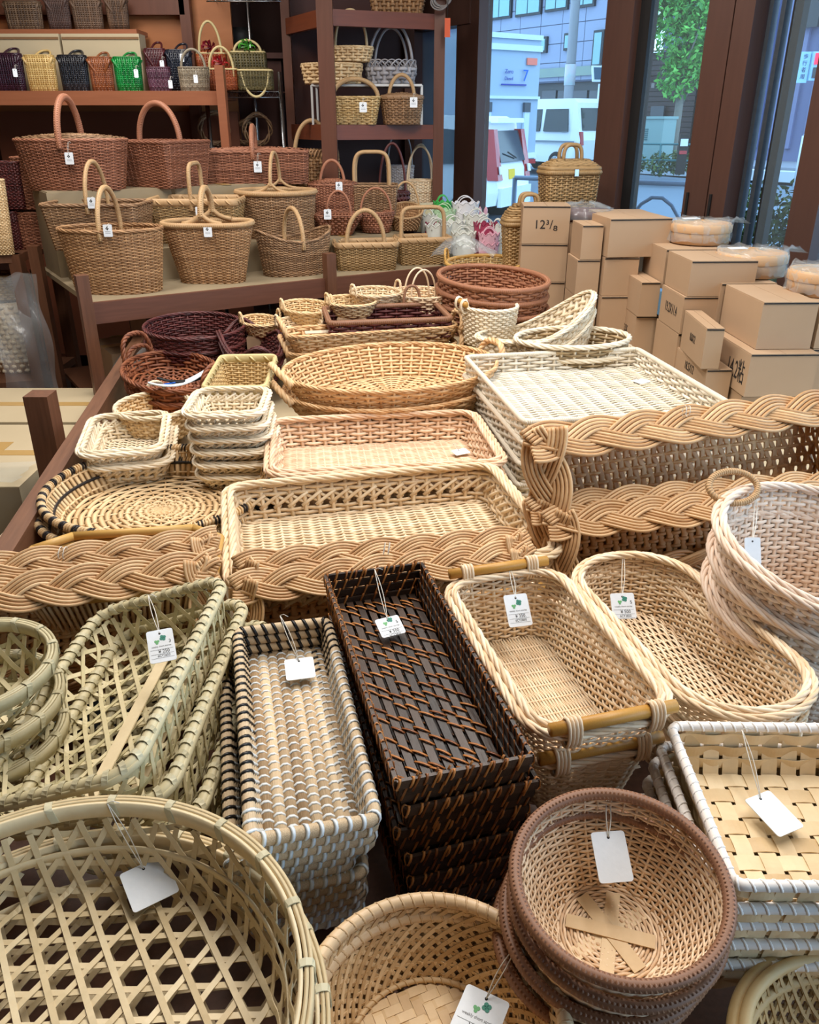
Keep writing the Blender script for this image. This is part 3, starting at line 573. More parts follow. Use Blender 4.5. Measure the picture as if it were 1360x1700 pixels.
# green cabinet, railings, shrub, guard rails, hedge, signals, small street things
gp = park(1094, 23.8, 0); gc = thing('roadside_cabinet', 'grey green electrical cabinet on the far pavement', 'cabinet', (gp[0], gp[1], .35), RF)
MB().box((0, 0, .62), (.75, .5, 1.24)).build('case', greenb, gc, None, False); MB().prism([(-.4, -.28), (.4, -.28), (.4, .28), (-.4, .28)], 1.24, 1.3).build('lid', greenb, gc, None, False)
for q in range(6): MB().box((-.2, -.26, .75 + q * .05), (.2, .02, .018)).build('vent_slat', greenf, gc, None, False)
def railing(name, label, pa, pb, z0, z1, n, m, r=.025, bars=(1.,), arcs=False):
    pa, pb = np.array(pa), np.array(pb); t = thing(name, label, 'railing', (pa[0], pa[1], z0)); d = np.r_[pb - pa, 0]
    for f in bars: MB().sweep([[0, 0, (z1 - z0) * f], list(d * .5 + [0, 0, (z1 - z0) * f]), list(d + [0, 0, (z1 - z0) * f])], (0, 0, 1), r, k=10, tint=.5).build('rail', m, t)
    for i in range(n + 1): q = d * i / n; MB().sweep([q, q + [0, 0, (z1 - z0) / 2], q + [0, 0, z1 - z0]], (1, 0, 0), r * 1.1, k=10, tint=.5).build('post', m, t)
    if arcs:
        for i in range(n):
            u = np.linspace(0, pi, 14)[:, None]; q = d * (i + .5) / n; MB().sweep(q - d / n * .42 * np.cos(u) + np.array([0, 0, (z1 - z0) * .9]) * np.sin(u), (0, 0, 1), r * .8, k=8, tint=.5).build('arch', m, t)
    return t
g0, g1 = park(1040, 23.0, 0), park(1168, 22.0, 0); railing('green_railing', 'green pipe railing in front of the street tree', g0, g1, .35, 1.02, 4, greenf, bars=(1., .45))
g0, g1 = park(860, 8.6, 0), park(1200, 7.6, 0); railing('guard_rail', 'pale steel guard rail with an arched brace outside the window', g0, g1, -.1, 1.05, 2, greym, .022, arcs=True)
g0, g1 = park(1340, 20.0, 0), park(1400, 19.5, 0); railing('white_fence', 'white pipe fence at the far corner beyond the hedge', g0, g1, .2, 1.25, 3, whitep, .04, bars=(1., .7, .4))
sp_ = park(1136, 22.6, 0); sh = thing('low_shrub', 'low clipped shrub at the foot of the street tree', 'shrub', (sp_[0], sp_[1], .35)); leaves(1200, [(-.5, 0, .2, .3), (0, 0, .25, .32), (.5, 0, .2, .3)], .05, hedgem, sh); MB().sweep([[0, 0, 0], [0, 0, .15], [0, 0, .3]], (1, 0, 0), .03, k=6).build('stem', barkm, sh)
sp2 = park(1062, 23, 0); sh2 = thing('low_shrub', 'small tuft of shrub beside the grey green cabinet', 'shrub', (sp2[0], sp2[1], .35)); leaves(400, [(0, 0, .2, .28)], .05, hedgem, sh2); MB().sweep([[0, 0, 0], [0, 0, .15], [0, 0, .3]], (1, 0, 0), .03, k=6).build('stem', barkm, sh2)
hp = park(1330, 5.6, 0); hg = thing('hedge', 'dark clipped hedge right outside the glass door', 'hedge', (hp[0] + .25, hp[1], -.1), RW); leaves(9000, [(x * .22, y * .2, .45 + z * .2, .24) for x in range(-3, 7) for y in (-1, 0, 1) for z in range(0, 4)], .03, hedgem, hg)
for q in range(5): MB().sweep([[-.4 + q * .4, 0, 0], [-.36 + q * .4, .03, .4], [-.42 + q * .4, 0, .8]], (1, 0, 0), [[.035, .03, .02]], k=8).build('stem', barkm, hg)
tl = pole_thing('pedestrian_signal', 'pedestrian signal lamp showing red beside a blue notice', 'signal', 1352, 19, .06, .05, 3.2, greym, .1)
MB().box((-.18, 0, 2.45), (.26, .18, .52)).build('signal_case', mat('pale_blue_case', (150, 196, 224), rough=.4), tl, None, False); MB().box((-.18, -.1, 2.58), (.17, .03, .2)).build('red_lamp', mat('lit_red_lamp', (255, 40, 70), emit=1.5), tl, None, False)
MB().box((-.18, -.1, 2.33), (.17, .03, .19)).build('unlit_lamp', wind, tl, None, False); nb_ = MB().box((-.43, 0, 2.43), (.2, .06, .56)).build('notice_plate', mat('pale_blue_case', (1, 1, 1)), tl, None, False)
for i, chh in enumerate('歩行者用'): text(chh, .1, mat('slate_print', (60, 84, 120)), tl, (-.43, -.035, 2.62 - i * .12), (pi / 2, 0, 0), .003)
so = pole_thing('solar_panel_post', 'small solar panel on a post beyond the minivan', 'sign', 990, 26.4, .03, .03, 2.2, whitep, .3); o_ = MB().box((0, 0, 0), (.55, .04, .42)).build('panel_frame', whitep, so, None, False); o_.location = (0, -.05, 2.45); o_.rotation_euler = (-.3, 0, .3); MB().box((0, -.022, 0), (.44, .01, .32)).build('cell', mat('slate_cell', (70, 96, 120), rough=.2), o_, None, False)
bp_ = park(1140, 21.9, 0); bo = thing('notice_post', 'small dark post with a white and red notice by the railing', 'sign', (bp_[0], bp_[1], .35)); MB().box((0, 0, .45), (.22, .08, .9)).build('post', blackm, bo, None, False); MB().box((0, -.05, .72), (.18, .02, .16)).build('white_notice', whitep, bo, None, False); MB().box((0, -.05, .5), (.18, .02, .08)).build('red_notice', redl, bo, None, False)

# ================= FURNITURE =================
def azx(px, Y): return (px - CX) / math.hypot(F, F * sT / cT) * Y if 0 else (px - CX) / F * (Y * cT) / 1.0
def xat(px, Y, z): return (px - CX) / F * (Y * cT - (z - H) * sT)
def solid(mbf, name, m, par, **k): return mbf.build(name, m, par, None, False, **k)
tb = thing('display_table', 'long dark timber display table with raised side rail and corner posts', 'table', (0, 0, 0))
solid(MB().prism([(-.9, 1.42), (1.75, 1.42), (1.75, 3.3), (1.45, 3.7), (-1.2, 3.72)], .53, .56), 'table_top', cardp, tb)
def beam(name, p, q, w, h, m, par, z):
    p, q = np.array(p, float), np.array(q, float); d = q - p; c = (p + q) / 2; o = MB().box((0, 0, 0), (np.hypot(*d), w, h)).build(name, m, par, None, False)
    o.location = (c[0], c[1], z); o.rotation_euler = (0, 0, math.atan2(d[1], d[0])); return o
woodx = mat('dark_brown_beam', (92, 60, 42), (134, 92, 66), rough=.5, ns=6, stretch=(1, 14, 14), nmix=.5, bump=.3)
beam('side_rail', (-.90, 1.42), (-1.235, 3.72), .05, .11, woodx, tb, .605)
beam('end_rail', (-1.2, 3.74), (.1, 3.74), .04, .1, woodx, tb, .5); beam('front_rail', (-.95, 1.40), (1.7, 1.40), .04, .08, woodx, tb, .52)
for (x, y, zt, w) in [(-1.15, 2.46, .785, .075), (-1.235, 3.78, .84, .075), (-.98, 1.35, .55, .07), (1.7, 1.45, .53, .07), (1.42, 3.6, .53, .07)]: solid(MB().box((x, y, zt / 2), (w, w, zt)), 'post', woodd, tb)
t2 = thing('low_stand', 'low plain stand behind the table under the hampers and carton stack', 'stand', (0, 0, 0)); solid(MB().prism([(.16, 3.78), (1.4, 3.78), (1.08, 4.34), (.16, 4.34)], .52, .56), 'stand_top', cardp, t2)
for (x, y) in [(.2, 3.82), (1.32, 3.82), (1.02, 4.28), (.2, 4.28)]: solid(MB().box((x, y, .26), (.05, .05, .52)), 'leg', woodd, t2)
bn = thing('front_bench', 'low dark bench under the stacked trays nearest the viewer', 'bench', (0, 0, 0)); solid(MB().box((0, .78, .405), (2.3, 1.1, .03)), 'bench_top', woodd, bn)
for x in (-1.08, 1.08):
    for y in (.3, 1.26): solid(MB().box((x, y, .195), (.06, .06, .39)), 'leg', woodd, bn)
# stepped shelf for the handled baskets
US, VS = np.array([.843, .537]), np.array([-.537, .843]); RS = math.atan2(.537, .843); SH0 = np.array([-1.36, 3.55]); SL = 1.82
def sp(u, v): return SH0 + US * u + VS * v
def srow(px, back, z=1.0):
    q = SH0 + VS * back; lo, hi = -1., 3.
    for _ in range(40):
        m_ = (lo + hi) / 2; p = q + US * m_; d = p[1] * cT - (z - H) * sT; lo, hi = (m_, hi) if CX + F * p[0] / d < px else (lo, m_)
    return q + US * m_
Z1, Z2, Z3 = .85, 1.0, 1.24
ss_ = thing('stepped_shelf', 'dark timber stepped shelf carrying rows of handled baskets', 'shelf', (SH0[0], SH0[1], 0), RS)
solid(MB().prism([(0, 0), (SL, 0), (SL, .58), (1.3, .6), (1.2, 1.1), (0, 1.1)], Z1 - .024, Z1), 'shelf_board', cards, ss_); solid(MB().box((SL / 2, -.012, Z1 - .045), (SL, .024, .09)), 'front_board', mat('dark_front_board', (92, 58, 44), (124, 80, 62), rough=.45, ns=6, stretch=(1, 14, 14), nmix=.5), ss_)
for u in (-.03, 1.13): solid(MB().box((u, -.03, .485), (.05, .05, .97)), 'post', woodd, ss_)
for (u, v) in ((-.03, 1.1), (SL, .02), (SL, .52)): solid(MB().box((u, v, .42), (.05, .05, .84)), 'post', woodd, ss_)
solid(MB().prism([(0, .05), (SL, .05), (SL, .55), (1.25, .58), (1.2, 1.05), (0, 1.05)], .29, .31), 'lower_board', woodd, ss_)
for i, (u0, u1) in enumerate([(.02, .62), (.64, 1.2)]):
    o = thing('riser_carton', ['buff carton riser under the lidded oval basket', 'buff carton riser under the long reddish hamper'][i], 'box', tuple(np.r_[sp((u0 + u1) / 2, .88), Z1]), RS, 'carton risers on the stepped shelf')
    solid(MB().box((0, 0, (Z3 - Z1) / 2), (u1 - u0, .36, Z3 - Z1)), 'carton', cards, o); solid(MB().box((0, .0, Z3 - Z1 + .002), (u1 - u0 - .01, .35, .004)), 'top_flap', cards, o); solid(MB().box((0, 0, Z3 - Z1 + .006), (.05, .36, .002)), 'tape', tape, o)
for i, (u0, u1, v) in enumerate([(.05, .55, .52), (.6, 1.02, .52), (1.06, 1.75, .42)]):
    o = thing('riser_block', ['low buff carton block behind the front oval basket', 'low buff carton block under the square handled basket', 'low buff carton block under the small bowl baskets'][i], 'box', tuple(np.r_[sp((u0 + u1) / 2, v), Z1]), RS, 'low carton blocks on the stepped shelf')
    solid(MB().box((0, 0, (Z2 - Z1) / 2 - .002), (u1 - u0, .3, Z2 - Z1 - .004)), 'carton', cards, o); solid(MB().box((0, 0, Z2 - Z1 - .003), (.05, .3, .002)), 'tape', tape, o)

# ---------------- hang tags ----------------
def rrect(w, h, r, n=5):
    c = [(w / 2 - r, h / 2 - r, 0), (-w / 2 + r, h / 2 - r, pi / 2), (-w / 2 + r, -h / 2 + r, pi), (w / 2 - r, -h / 2 + r, 1.5 * pi)]; return [(x + r * cos(a + i * pi / 2 / n), y + r * sin(a + i * pi / 2 / n)) for x, y, a in c for i in range(n + 1)]
def hang_tag(label, loc, rot, w=.042, h=.058, knot=None, price=None, num=None, code=None, print_=False, group=None):
    t = thing('price_tag', label, 'tag', tuple(loc), 0, group, rot=rot)
    MB().prism(rrect(w, h, .004), -.0006, .0006).build('card', papert, t, None, False)
    hy = h / 2 - .007; MB().lathe([(0, .0009), (.0018, .0009), (.0018, .0002)], 12, (0, hy, 0)).build('punch_hole', blackm, t)
    if knot is not None:
        M = (Matrix.Translation(Vector(loc)) @ Euler(rot).to_matrix().to_4x4()).inverted(); k = np.array(M @ Vector(knot)); u = np.linspace(0, 1, 12)[:, None]; a = np.array([0, hy, .001])
        b = MB()
        for s in (-1, 1): b.sweep(a + (k - a) * u + np.array([.003 * s, .0, .004]) * np.sin(pi * u), (1, 0.2, .3), .0007, k=4, tint=.5)
        kn = k + np.array([[0, 0, 0], [.006, -.002, .004], [.013, -.008, .003]]); b.sweep(kn, (0, 0, 1), .0007, k=4, tint=.5); b.build('string', stringm, t)
    if print_:
        for (x, y, r, m) in ((.004, .0135, .0038, clov1), (-.006, .0075, .0030, clov2)):
            b = MB()
            for q in range(3 if m == clov2 else 4):
                a = q * 2 * pi / (3 if m == clov2 else 4) + .5; b.lathe([(0, .0010), (r * .72, .0010), (r * .72, .0005)], 12, (x + r * .75 * cos(a), y + r * .75 * sin(a), 0))
            b.build('clover_print', m, t, None, False)
        s = w / .042
        text('weekly short stories', .0042 * s, inkg, t, (0, -.001, .0008), (0, 0, 0), .00005, 'caption', sx=.9)
        for yy in (-.0065, -.0145, -.0215): MB().box((0, yy * s, .0008), (w * .86, .0003, .0002)).build('ruled_line', inkg, t, None, False)
        if price: text(price, .0085 * s, ink, t, (.003, -.0105 * s, .0008), (0, 0, 0), .00005, 'price_print', sx=.9)
        if code: text(code, .0062 * s, ink, t, (.002, -.018 * s, .0008), (0, 0, 0), .00005, 'code_print', sx=.85)
        if num: text(num, .0085 * s, ink, t, (w * .34, .006 * s, .0008), (0, 0, 0), .00005, 'number_print')
    return t
def small_tag(label, px, py, Y, w=.035, h=.048, kz=.05, mark=True, dx=0.):
    z = zat(Y, py); x = xat(px, Y, z); rz = math.atan2(-x, Y) * 1
    t = hang_tag(label, (x, Y, z), (pi / 2 - .12, 0, rz), w, h, knot=(x + dx, Y + .02, z + h / 2 + kz))
    if mark:
        b = MB()
        for q in range(4): b.lathe([(0, .001), (.0028, .001), (.0028, .0005)], 8, (-.002 + .004 * cos(q * 1.6), h * .17 + .004 * sin(q * 1.6), 0))
        b.build('leaf_print', ink, t, None, False)
        for yy in (-.004, -.010): MB().box((0, yy, .0008), (w * .6, .0012, .0003)).build('print_line', inkg, t, None, False)
    return t

# ================= HANDLED BASKETS ON THE STEPPED SHELF =================
def sb(name, label, px, back, zb, wpx, rimpy, toppy, br=.66, m=brown, shape='o', rz=.0, ax='y', hr=.011, sty='wrap', sq=2., span=None, hk='arch', cat='basket', **k):
    p = srow(px, back, zb + .15); loc = (p[0], p[1], zb); zr = zat(p[1], rimpy); a = wpx / 2 * mpp((p[0], p[1], zr)); h = zr - zb; b = a * br
    hd = [(hk, ax, zat(p[1], toppy) - zr - (.04 if hk == 'yarch' else 0), (span * (a if ax == 'x' else b)) if span else None, hr, sty, sq)] if toppy else []
    k.setdefault('flare', .03); k.setdefault('rows', max(12, int(h / .0064))); k.setdefault('st', 44); k.setdefault('rr', .009); k.setdefault('base', None if h > .14 else 'auto')
    return basket(name, label, cat, loc, rz, a, b, h, shape=shape, r=k.pop('r', .04), m=m, handles=hd + list(k.pop('handles', [])), **k)
sb('oval_basket', 'brown oval basket with a tall wrapped arch handle, front row beside the timber post', 190, .21, Z1, 170, 380, 311, m=brown, hm=brownh, rim='twist', flare=.035)
sb('shopping_basket', 'honey tapered basket whose wrapped handle forks onto a thick cane rim', 349, .2, Z1, 146, 372, 312, br=.6, m=brown, hm=brownh, rimm=brownh, rim='wrap', rr=.013, flare=.055, hr=.014, hk='yarch', shape='r', r=.11)
sb('swoop_basket', 'brown basket with a dipped rim and round arch handle in the front row', 488, .2, Z1, 128, 384, 331, br=.7, m=brown2, hm=brownh, rim='twist', rr=.007, flare=.03, hf=lambda x, y: .80 + .26 * np.abs(x) ** 2, rz=.5)
sb('rectangular_basket', 'shallow brown rectangular basket with a round hoop handle at the end of the front row', 607, .14, Z1, 104, 405, 349, br=.55, m=olive, hm=brownh, rimm=brownh, shape='r', r=.035, rim='band', rr=.010, flare=.015, ax='x', span=.62, rz=.12)
sb('rectangular_basket', 'shallow brown rectangular basket with a flat topped square handle', 702, .14, Z1, 88, 397, 344, br=.62, m=olive, hm=brownh, rimm=brownh, shape='r', r=.02, rim='band', rr=.010, flare=.015, ax='x', sq=6., span=.85, rz=.2)
sb('rectangular_basket', 'brown rectangular basket with a thin upright arch handle behind the front oval one', 165, .52, Z2, 158, 338, 268, br=.62, m=brown2, shape='r', r=.03, rim='twist', flare=.03, hm=brownh, hr=.010, rz=-.03)
sb('square_handle_basket', 'brown basket with cane bound rim and a square bent handle', 329, .5, Z2, 146, 334, 271, br=.6, m=olive, hm=brownh, rimm=brownh, shape='r', r=.03, rim='band', rr=.011, flare=.035, hr=.010, sq=5.)
sb('round_basket', 'round brown basket with thick pale cane rim and tall forked handle', 460, .5, Z2 - .02, 130, 320, 253, br=.85, m=brown2, hm=brownh, rimm=brownh, rim='wrap', rr=.014, flare=.02, hr=.009, hk='yarch')
sb('lidded_picnic_basket', 'large reddish oval picnic basket with flat lid and thick arch handle', 122, .85, Z3, 184, 233, 161, br=.58, m=redd, hm=redh, rim='twist', rr=.008, flare=.04, hr=.016, lid=.02, lidm=brown2)
sb('bicycle_basket', 'reddish squared basket turned corner forward with a thick arch handle', 268, .85, Z3, 128, 236, 171, br=.86, m=redd, hm=redh, shape='r', r=.03, rim='twist', rr=.009, flare=.03, hr=.014, ax='x', span=.72, rz=-.5)
sb('picnic_hamper', 'long reddish rectangular hamper with lid and short arch handle', 422, .85, Z3, 178, 252, 209, br=.5, m=redd, hm=redh, shape='r', r=.025, rim='twist', rr=.008, flare=.01, hr=.013, lid=.015, rz=.1)
sb('looped_basket', 'light brown round basket with open looped border and bent cane handle', 520, .95, Z3 - .05, 82, 262, 200, br=.8, m=brown, hm=brownh, rim='loops', rr=.009, flare=.0, ax='x', span=.75, hr=.012, rows=10)
sb('lidded_basket', 'round terracotta brown basket with a domed lid and tag on the handle', 553, .58, Z2, 82, 306, 266, br=.85, m=redd, hm=redh, rim='twist', rr=.006, flare=.015, lid=.02, ax='x', span=.5, hr=.008)
sb('flared_basket', 'small reddish flared basket with round handle and white tag', 562, .38, Z2, 76, 356, 317, br=.8, m=redd, hm=redh, rim='twist', rr=.005, flare=.06, ax='x', span=.55, hr=.006, rows=9, shape='r', r=.03)
sb('tulip_basket', 'small reddish round basket under a wide hoop handle', 624, .35, Z2, 60, 352, 312, br=.85, m=redd, hm=redh, rim='twist', rr=.005, flare=.03, ax='x', span=.86, hr=.006, rows=9)
sb('scoop_basket', 'small brown basket lying open toward the front with a hoop handle', 674, .35, Z2, 56, 350, 302, br=.9, m=brown, hm=brownh, rimm=brownh, rim='wrap', rr=.006, flare=.03, ax='x', span=.82, hr=.006, rows=9, hf=lambda x, y: 1 + .35 * y)
sb('double_handle_basket', 'brown basket with two side by side squared cane handles', 618, .5, Z2, 84, 308, 252, br=.7, m=brown2, hm=brownh, rim='twist', rr=.007, flare=.02, ax='x', sq=4.5, span=.72, hr=.010, handles=[('arch', 'x', .17, .095, .010, 'wrap', 4.5, .028)], shape='r', r=.03)
sb('maroon_basket', 'dark maroon basket with a thin hoop handle behind the scoop basket', 652, .53, Z2, 52, 318, 238, br=.8, m=darkred, rim='twist', rr=.005, ax='x', span=.85, hr=.007, rows=8)
# bag in bucket, cream one
def freeb(name, label, px, Y, zb, wpx, rimpy, toppy, br=.8, m=cream, shape='o', rz=0., ax='x', hr=.006, sty='wrap', sq=2., span=.85, cat='basket', **k):
    z = zat(Y, rimpy); x = xat(px, Y, z); a = wpx / 2 * mpp((x, Y, z)); h = z - zb; b = a * br
    hd = [('arch', ax, zat(Y, toppy) - z, span * (a if ax == 'x' else b), hr, sty, sq)] if toppy is not None else []
    k.setdefault('flare', .02); k.setdefault('rows', max(9, int(h / .0075))); k.setdefault('st', 32); k.setdefault('rr', .006); k.setdefault('ss', 2); k.setdefault('base', None if h > .1 else 'auto')
    return basket(name, label, cat, (x, Y, zb), rz, a, b, h, shape=shape, r=k.pop('r', .03), m=m, handles=hd + list(k.pop('handles', [])), **k)
grw = wick('grey_painted_wicker', (150, 146, 150), (188, 184, 186)); 
bk = freeb('bucket_basket', 'grey painted wicker bucket lined with clear plastic under the bookcase shelf', 664, 5.42, 1.0, 46, 276, 214, m=grw, span=.9)
freeb('gift_basket', 'shallow cream basket with two thin hoop handles beside the bookcase post', 698, 5.32, 1.0, 52, 300, 243, m=cream, handles=[('arch', 'x', .2, .07, .005, 'wrap', 2., .05)])
lc = thing('lower_counter', 'dark low counter inside the foot of the bookcase', 'counter', (0, 0, 0)); solid(MB().box((-.02, 5.4, .985), (.52, .34, .03)), 'counter_top', woodf, lc)
for x in (-.25, .21):
    for y in (5.26, 5.54): solid(MB().box((x, y, .485), (.04, .04, .97)), 'leg', woodf, lc)
def bytag(lb, px, py, key, w=.038, dz=0.):
    o = [x for x in COL.objects if x.get('label', '').startswith(key)][0]; a_, b_, h_ = DIM[o.name]; Y = o.location.y - b_ - .012; z = zat(Y, py); x = xat(px, Y, z); rim = o.location.z + h_; q = (x - o.location.x) / a_; Y2 = o.location.y - b_ * math.sqrt(max(0., 1 - q * q)) - .004
    if 'r' == 'r': Y = min(Y, Y2) if abs(q) < .5 else Y2 - .01; z = zat(Y, py); x = xat(px, Y, z)
    t = hang_tag(lb, (x, Y, z), (pi / 2 - .08, 0, 0), w, w * 1.3, knot=(x + .004, Y + .012, max(z + w * .7, rim + dz)))
    b = MB()
    for q in range(4): b.lathe([(0, .001), (.0028, .001), (.0028, .0005)], 8, (-.002 + .004 * cos(q * 1.6), w * .22 + .004 * sin(q * 1.6), 0))
    b.build('leaf_print', ink, t, None, False)
    for yy in (-.004, -.010): MB().box((0, yy, .0008), (w * .6, .0012, .0003)).build('print_line', inkg, t, None, False)
for q in [('tag with leaf print hanging on the big lidded picnic basket', 115, 263, 'large reddish oval', .04), ('tag hanging below the lid of the long reddish hamper', 428, 277, 'long reddish rect', .042), ('tag dangling by the thin arch handle basket', 152, 337, 'brown rectangular basket with a thin', .036),
          ('tag on the front oval basket by its handle foot', 179, 383, 'brown oval basket with a tall', .038), ('tag on the forked handle honey basket rim', 345, 384, 'honey tapered', .038), ('tag on the square handle basket partly behind the forked handle', 331, 352, 'brown basket with cane bound', .036),
          ('tag at the lid edge of the domed terracotta basket', 563, 310, 'round terracotta', .036), ('tilted tag on the small flared basket', 544, 356, 'small reddish flared', .038)]: bytag(*q)

# ================= BOOKCASE =================
BP = {'fl': (546, 5.0), 'fr': (728, 5.25), 'bl': (484, 5.5), 'br': (680, 5.75)}
bc = {k: np.array([xat(p, y, 1.55), y]) for k, (p, y) in BP.items()}
bk_ = thing('bookcase', 'dark red brown timber bookcase of open shelves by the window', 'bookcase', (0, 0, 0))
for k_, w in (('fl', .085), ('fr', .06), ('bl', .05), ('br', .06)): solid(MB().box((bc[k_][0], bc[k_][1], 1.35), (w, .06, 2.7)), 'post', woodf, bk_)
ZM, ZT = zat(5.0, 214), zat(5.0, 22)
for zz in (ZM, ZT, ZT + .55):
    solid(MB().prism([bc['fl'], bc['fr'], bc['br'], bc['bl']], zz, zz + .02), 'shelf_board', woodf, bk_)
    for (i, j) in (('fl', 'fr'), ('fl', 'bl')):
        p, q = bc[i], bc[j]; d = (q - p) / np.hypot(*(q - p)); beam('shelf_edge', p + d * .03, q - d * .03, .03, .075 if j == 'fr' else .08, mat('reddish_brown_board', (98, 48, 30), (132, 70, 44), rough=.4, ns=5, stretch=(1, 12, 12), nmix=.4), bk_, zz - .018)
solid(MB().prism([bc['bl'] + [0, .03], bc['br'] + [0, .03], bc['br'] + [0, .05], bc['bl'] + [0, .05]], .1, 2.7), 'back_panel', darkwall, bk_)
yb = 5.3
wr_ = thing('wire_riser', 'white metal riser stand on the bookcase shelf', 'stand', (0, 0, ZM + .02)); x0, x1 = xat(522, yb, 1.7), xat(700, yb, 1.7); hz = zat(yb, 143) - ZM - .02; whm = mat('white_metal', (214, 214, 212), rough=.4)
solid(MB().box(((x0 + x1) / 2, yb, hz), (x1 - x0, .3, .012)), 'riser_top', whm, wr_)
for x in (x0, x1):
    for dy in (-.14, .14): solid(MB().box((x, yb + dy, hz / 2), (.012, .012, hz)), 'leg', whm, wr_)
zr_ = ZM + .02 + hz + .006
freeb('oval_tray_basket', 'shallow straw coloured oval basket on the white riser behind the post', 551, 5.22, zr_, 100, 108, None, m=natural, br=.7, rows=6, st=22, rim='rope', rr=.006)
zz_ = zat(5.22, 107) + .012
freeb('hoop_basket', 'straw coloured round basket with a tall thin hoop stacked on the oval one', 583, 5.24, zz_, 72, 80, 16, m=natural, br=.8, rows=5, st=22, ax='x', span=.75, rim='rope', rr=.006, hr=.008)
freeb('white_loop_basket', 'white washed basket with looped border and two hoop handles', 649, 5.28, zr_, 82, 112, 36, m=grw, br=.75, rows=4, st=20, rim='loops', rr=.007, ax='x', span=.9, hr=.008, handles=[('arch', 'x', .2, .095, .007, 'wrap', 2., .07)])
freeb('market_basket', 'yellow brown squared basket with a wide curved handle on the middle shelf', 590, 5.12, ZM + .02, 82, 163, 131, m=tan_, br=.6, shape='r', r=.03, rows=15, st=30, rim='twist', rr=.007, ax='x', span=.95, hr=.012, hm=brownh, flare=.03)
freeb('lidded_market_basket', 'brown oval basket with raised rim and arch handle at the shelf end', 667, 5.14, ZM + .02, 70, 163, 124, m=brown2, br=.7, rows=15, st=30, rim='band', rr=.008, ax='x', span=.62, hr=.010, hm=brownh, lid=.015)
freeb('long_basket', 'honey coloured long basket on the upper bookcase shelf', 660, 5.3, ZT + .02, 88, -8, None, m=brown, br=.4, shape='r', rows=5, rim='rope', rr=.008)
small_tag('tag on the yellow brown squared basket on the middle shelf', 603, 178, 4.96, .04, .05, kz=.02); small_tag('tag on the brown oval basket at the shelf end', 687, 170, 4.96, .04, .05, kz=.02)
rt_ = thing('paper_slip', 'narrow orange notice slip hanging by the bookcase post', 'slip', (xat(743, 5.12, 2.0), 5.12, zat(5.12, 46)), 0); MB().box((0, 0, 0), (.03, .004, .09)).build('slip', orange, rt_, None, False); MB().sweep([[0, 0, .045], [0, .0, .11], [.005, .0, .18]], (0, 1, 0), .002, k=5, tint=.5).build('cord', greyfab, rt_)
cw = MB()
for q in range(6): th = np.linspace(0, 2 * pi, 18, endpoint=False); cw.sweep(np.stack([.045 * np.cos(th) + .004 * q, np.full(18, .01 * (q % 2)), .035 * np.sin(th) + .004 * q], 1), (0, 1, 0), .004, k=5, closed=True, tint=.5)
co = cw.build('coiled_cable', mat('grey_cable', (140, 132, 128), rough=.5)); co.location = (xat(729, 5.15, 2.1), 5.15, zat(5.15, 4)); tagp(co, 'coil of grey cable hung at the top of the bookcase post', 'cable')

# ================= WALL SHELF WITH BAGS, WIRE RACK =================
YS = 5.02; zs = zat(YS, 151)
wsf = thing('wall_shelf', 'orange brown timber shelf unit along the back wall', 'shelf', (0, 0, 0)); xl, xr = xat(-90, YS, zs), xat(362, YS, zs)
solid(MB().box(((xl + xr) / 2, YS + .25, zs - .02), (xr - xl, .5, .04)), 'shelf_board', woodo, wsf); solid(MB().box(((xl + xr) / 2, YS - .01, zs - .035), (xr - xl, .03, .07)), 'front_edge', woodo, wsf)
solid(MB().box(((xl + xr) / 2, YS + .56, 1.9), (xr - xl, .03, 1.8)), 'back_panel', plyw, wsf); solid(MB().box(((xl + xr) / 2, YS + .53, .85), (xr - xl, .03, 1.5)), 'lower_panel', mat('dark_brown_panel', (112, 62, 42), (132, 76, 52), rough=.5, ns=3), wsf)  # lower panel is a dark brown board below the plywood
pxp = xat(368, YS - .04, zs); solid(MB().box((pxp, YS - .04, (zs + .12 + 1.27) / 2), (.045, .06, zs + .12 - 1.27)), 'post', woodo, wsf)
xq = xat(309, YS + .5, 2.1); solid(MB().box((xq, YS + .5, 1.35), (.06, .06, 2.7)), 'post', woodf, wsf)
zu = zat(YS + .45, 22); solid(MB().box(((xl + xq) / 2, YS + .5, zu + .04), (xq - xl, .06, .09)), 'top_beam', woodf, wsf)
zc = zat(5.37, 50); x0, x1 = xat(-60, 5.37, 2.), xat(232, 5.37, 2.)
solid(MB().box(((x0 + x1) / 2, 5.42, zc - .012), (x1 - x0, .22, .024)), 'upper_board', woodo, wsf)
for (a0, a1, lb) in [(-50, 104, 'plain buff carton standing behind the purple and straw bags'), (107, 236, 'plain buff carton standing behind the copper and green bags')]:
    c = thing('carton', lb, 'box', (0, 0, 0)); u0, u1 = xat(a0, 5.26, 1.9), xat(a1, 5.26, 1.9); solid(MB().box(((u0 + u1) / 2, 5.30, (zs + zc - .03) / 2 + .002), (u1 - u0 - .004, .12, zc - .03 - zs)), 'carton', cardp, c); solid(MB().box(((u0 + u1) / 2, 5.238, zc - .05), (u1 - u0 - .01, .004, .012)), 'flap_seam', cardd, c)
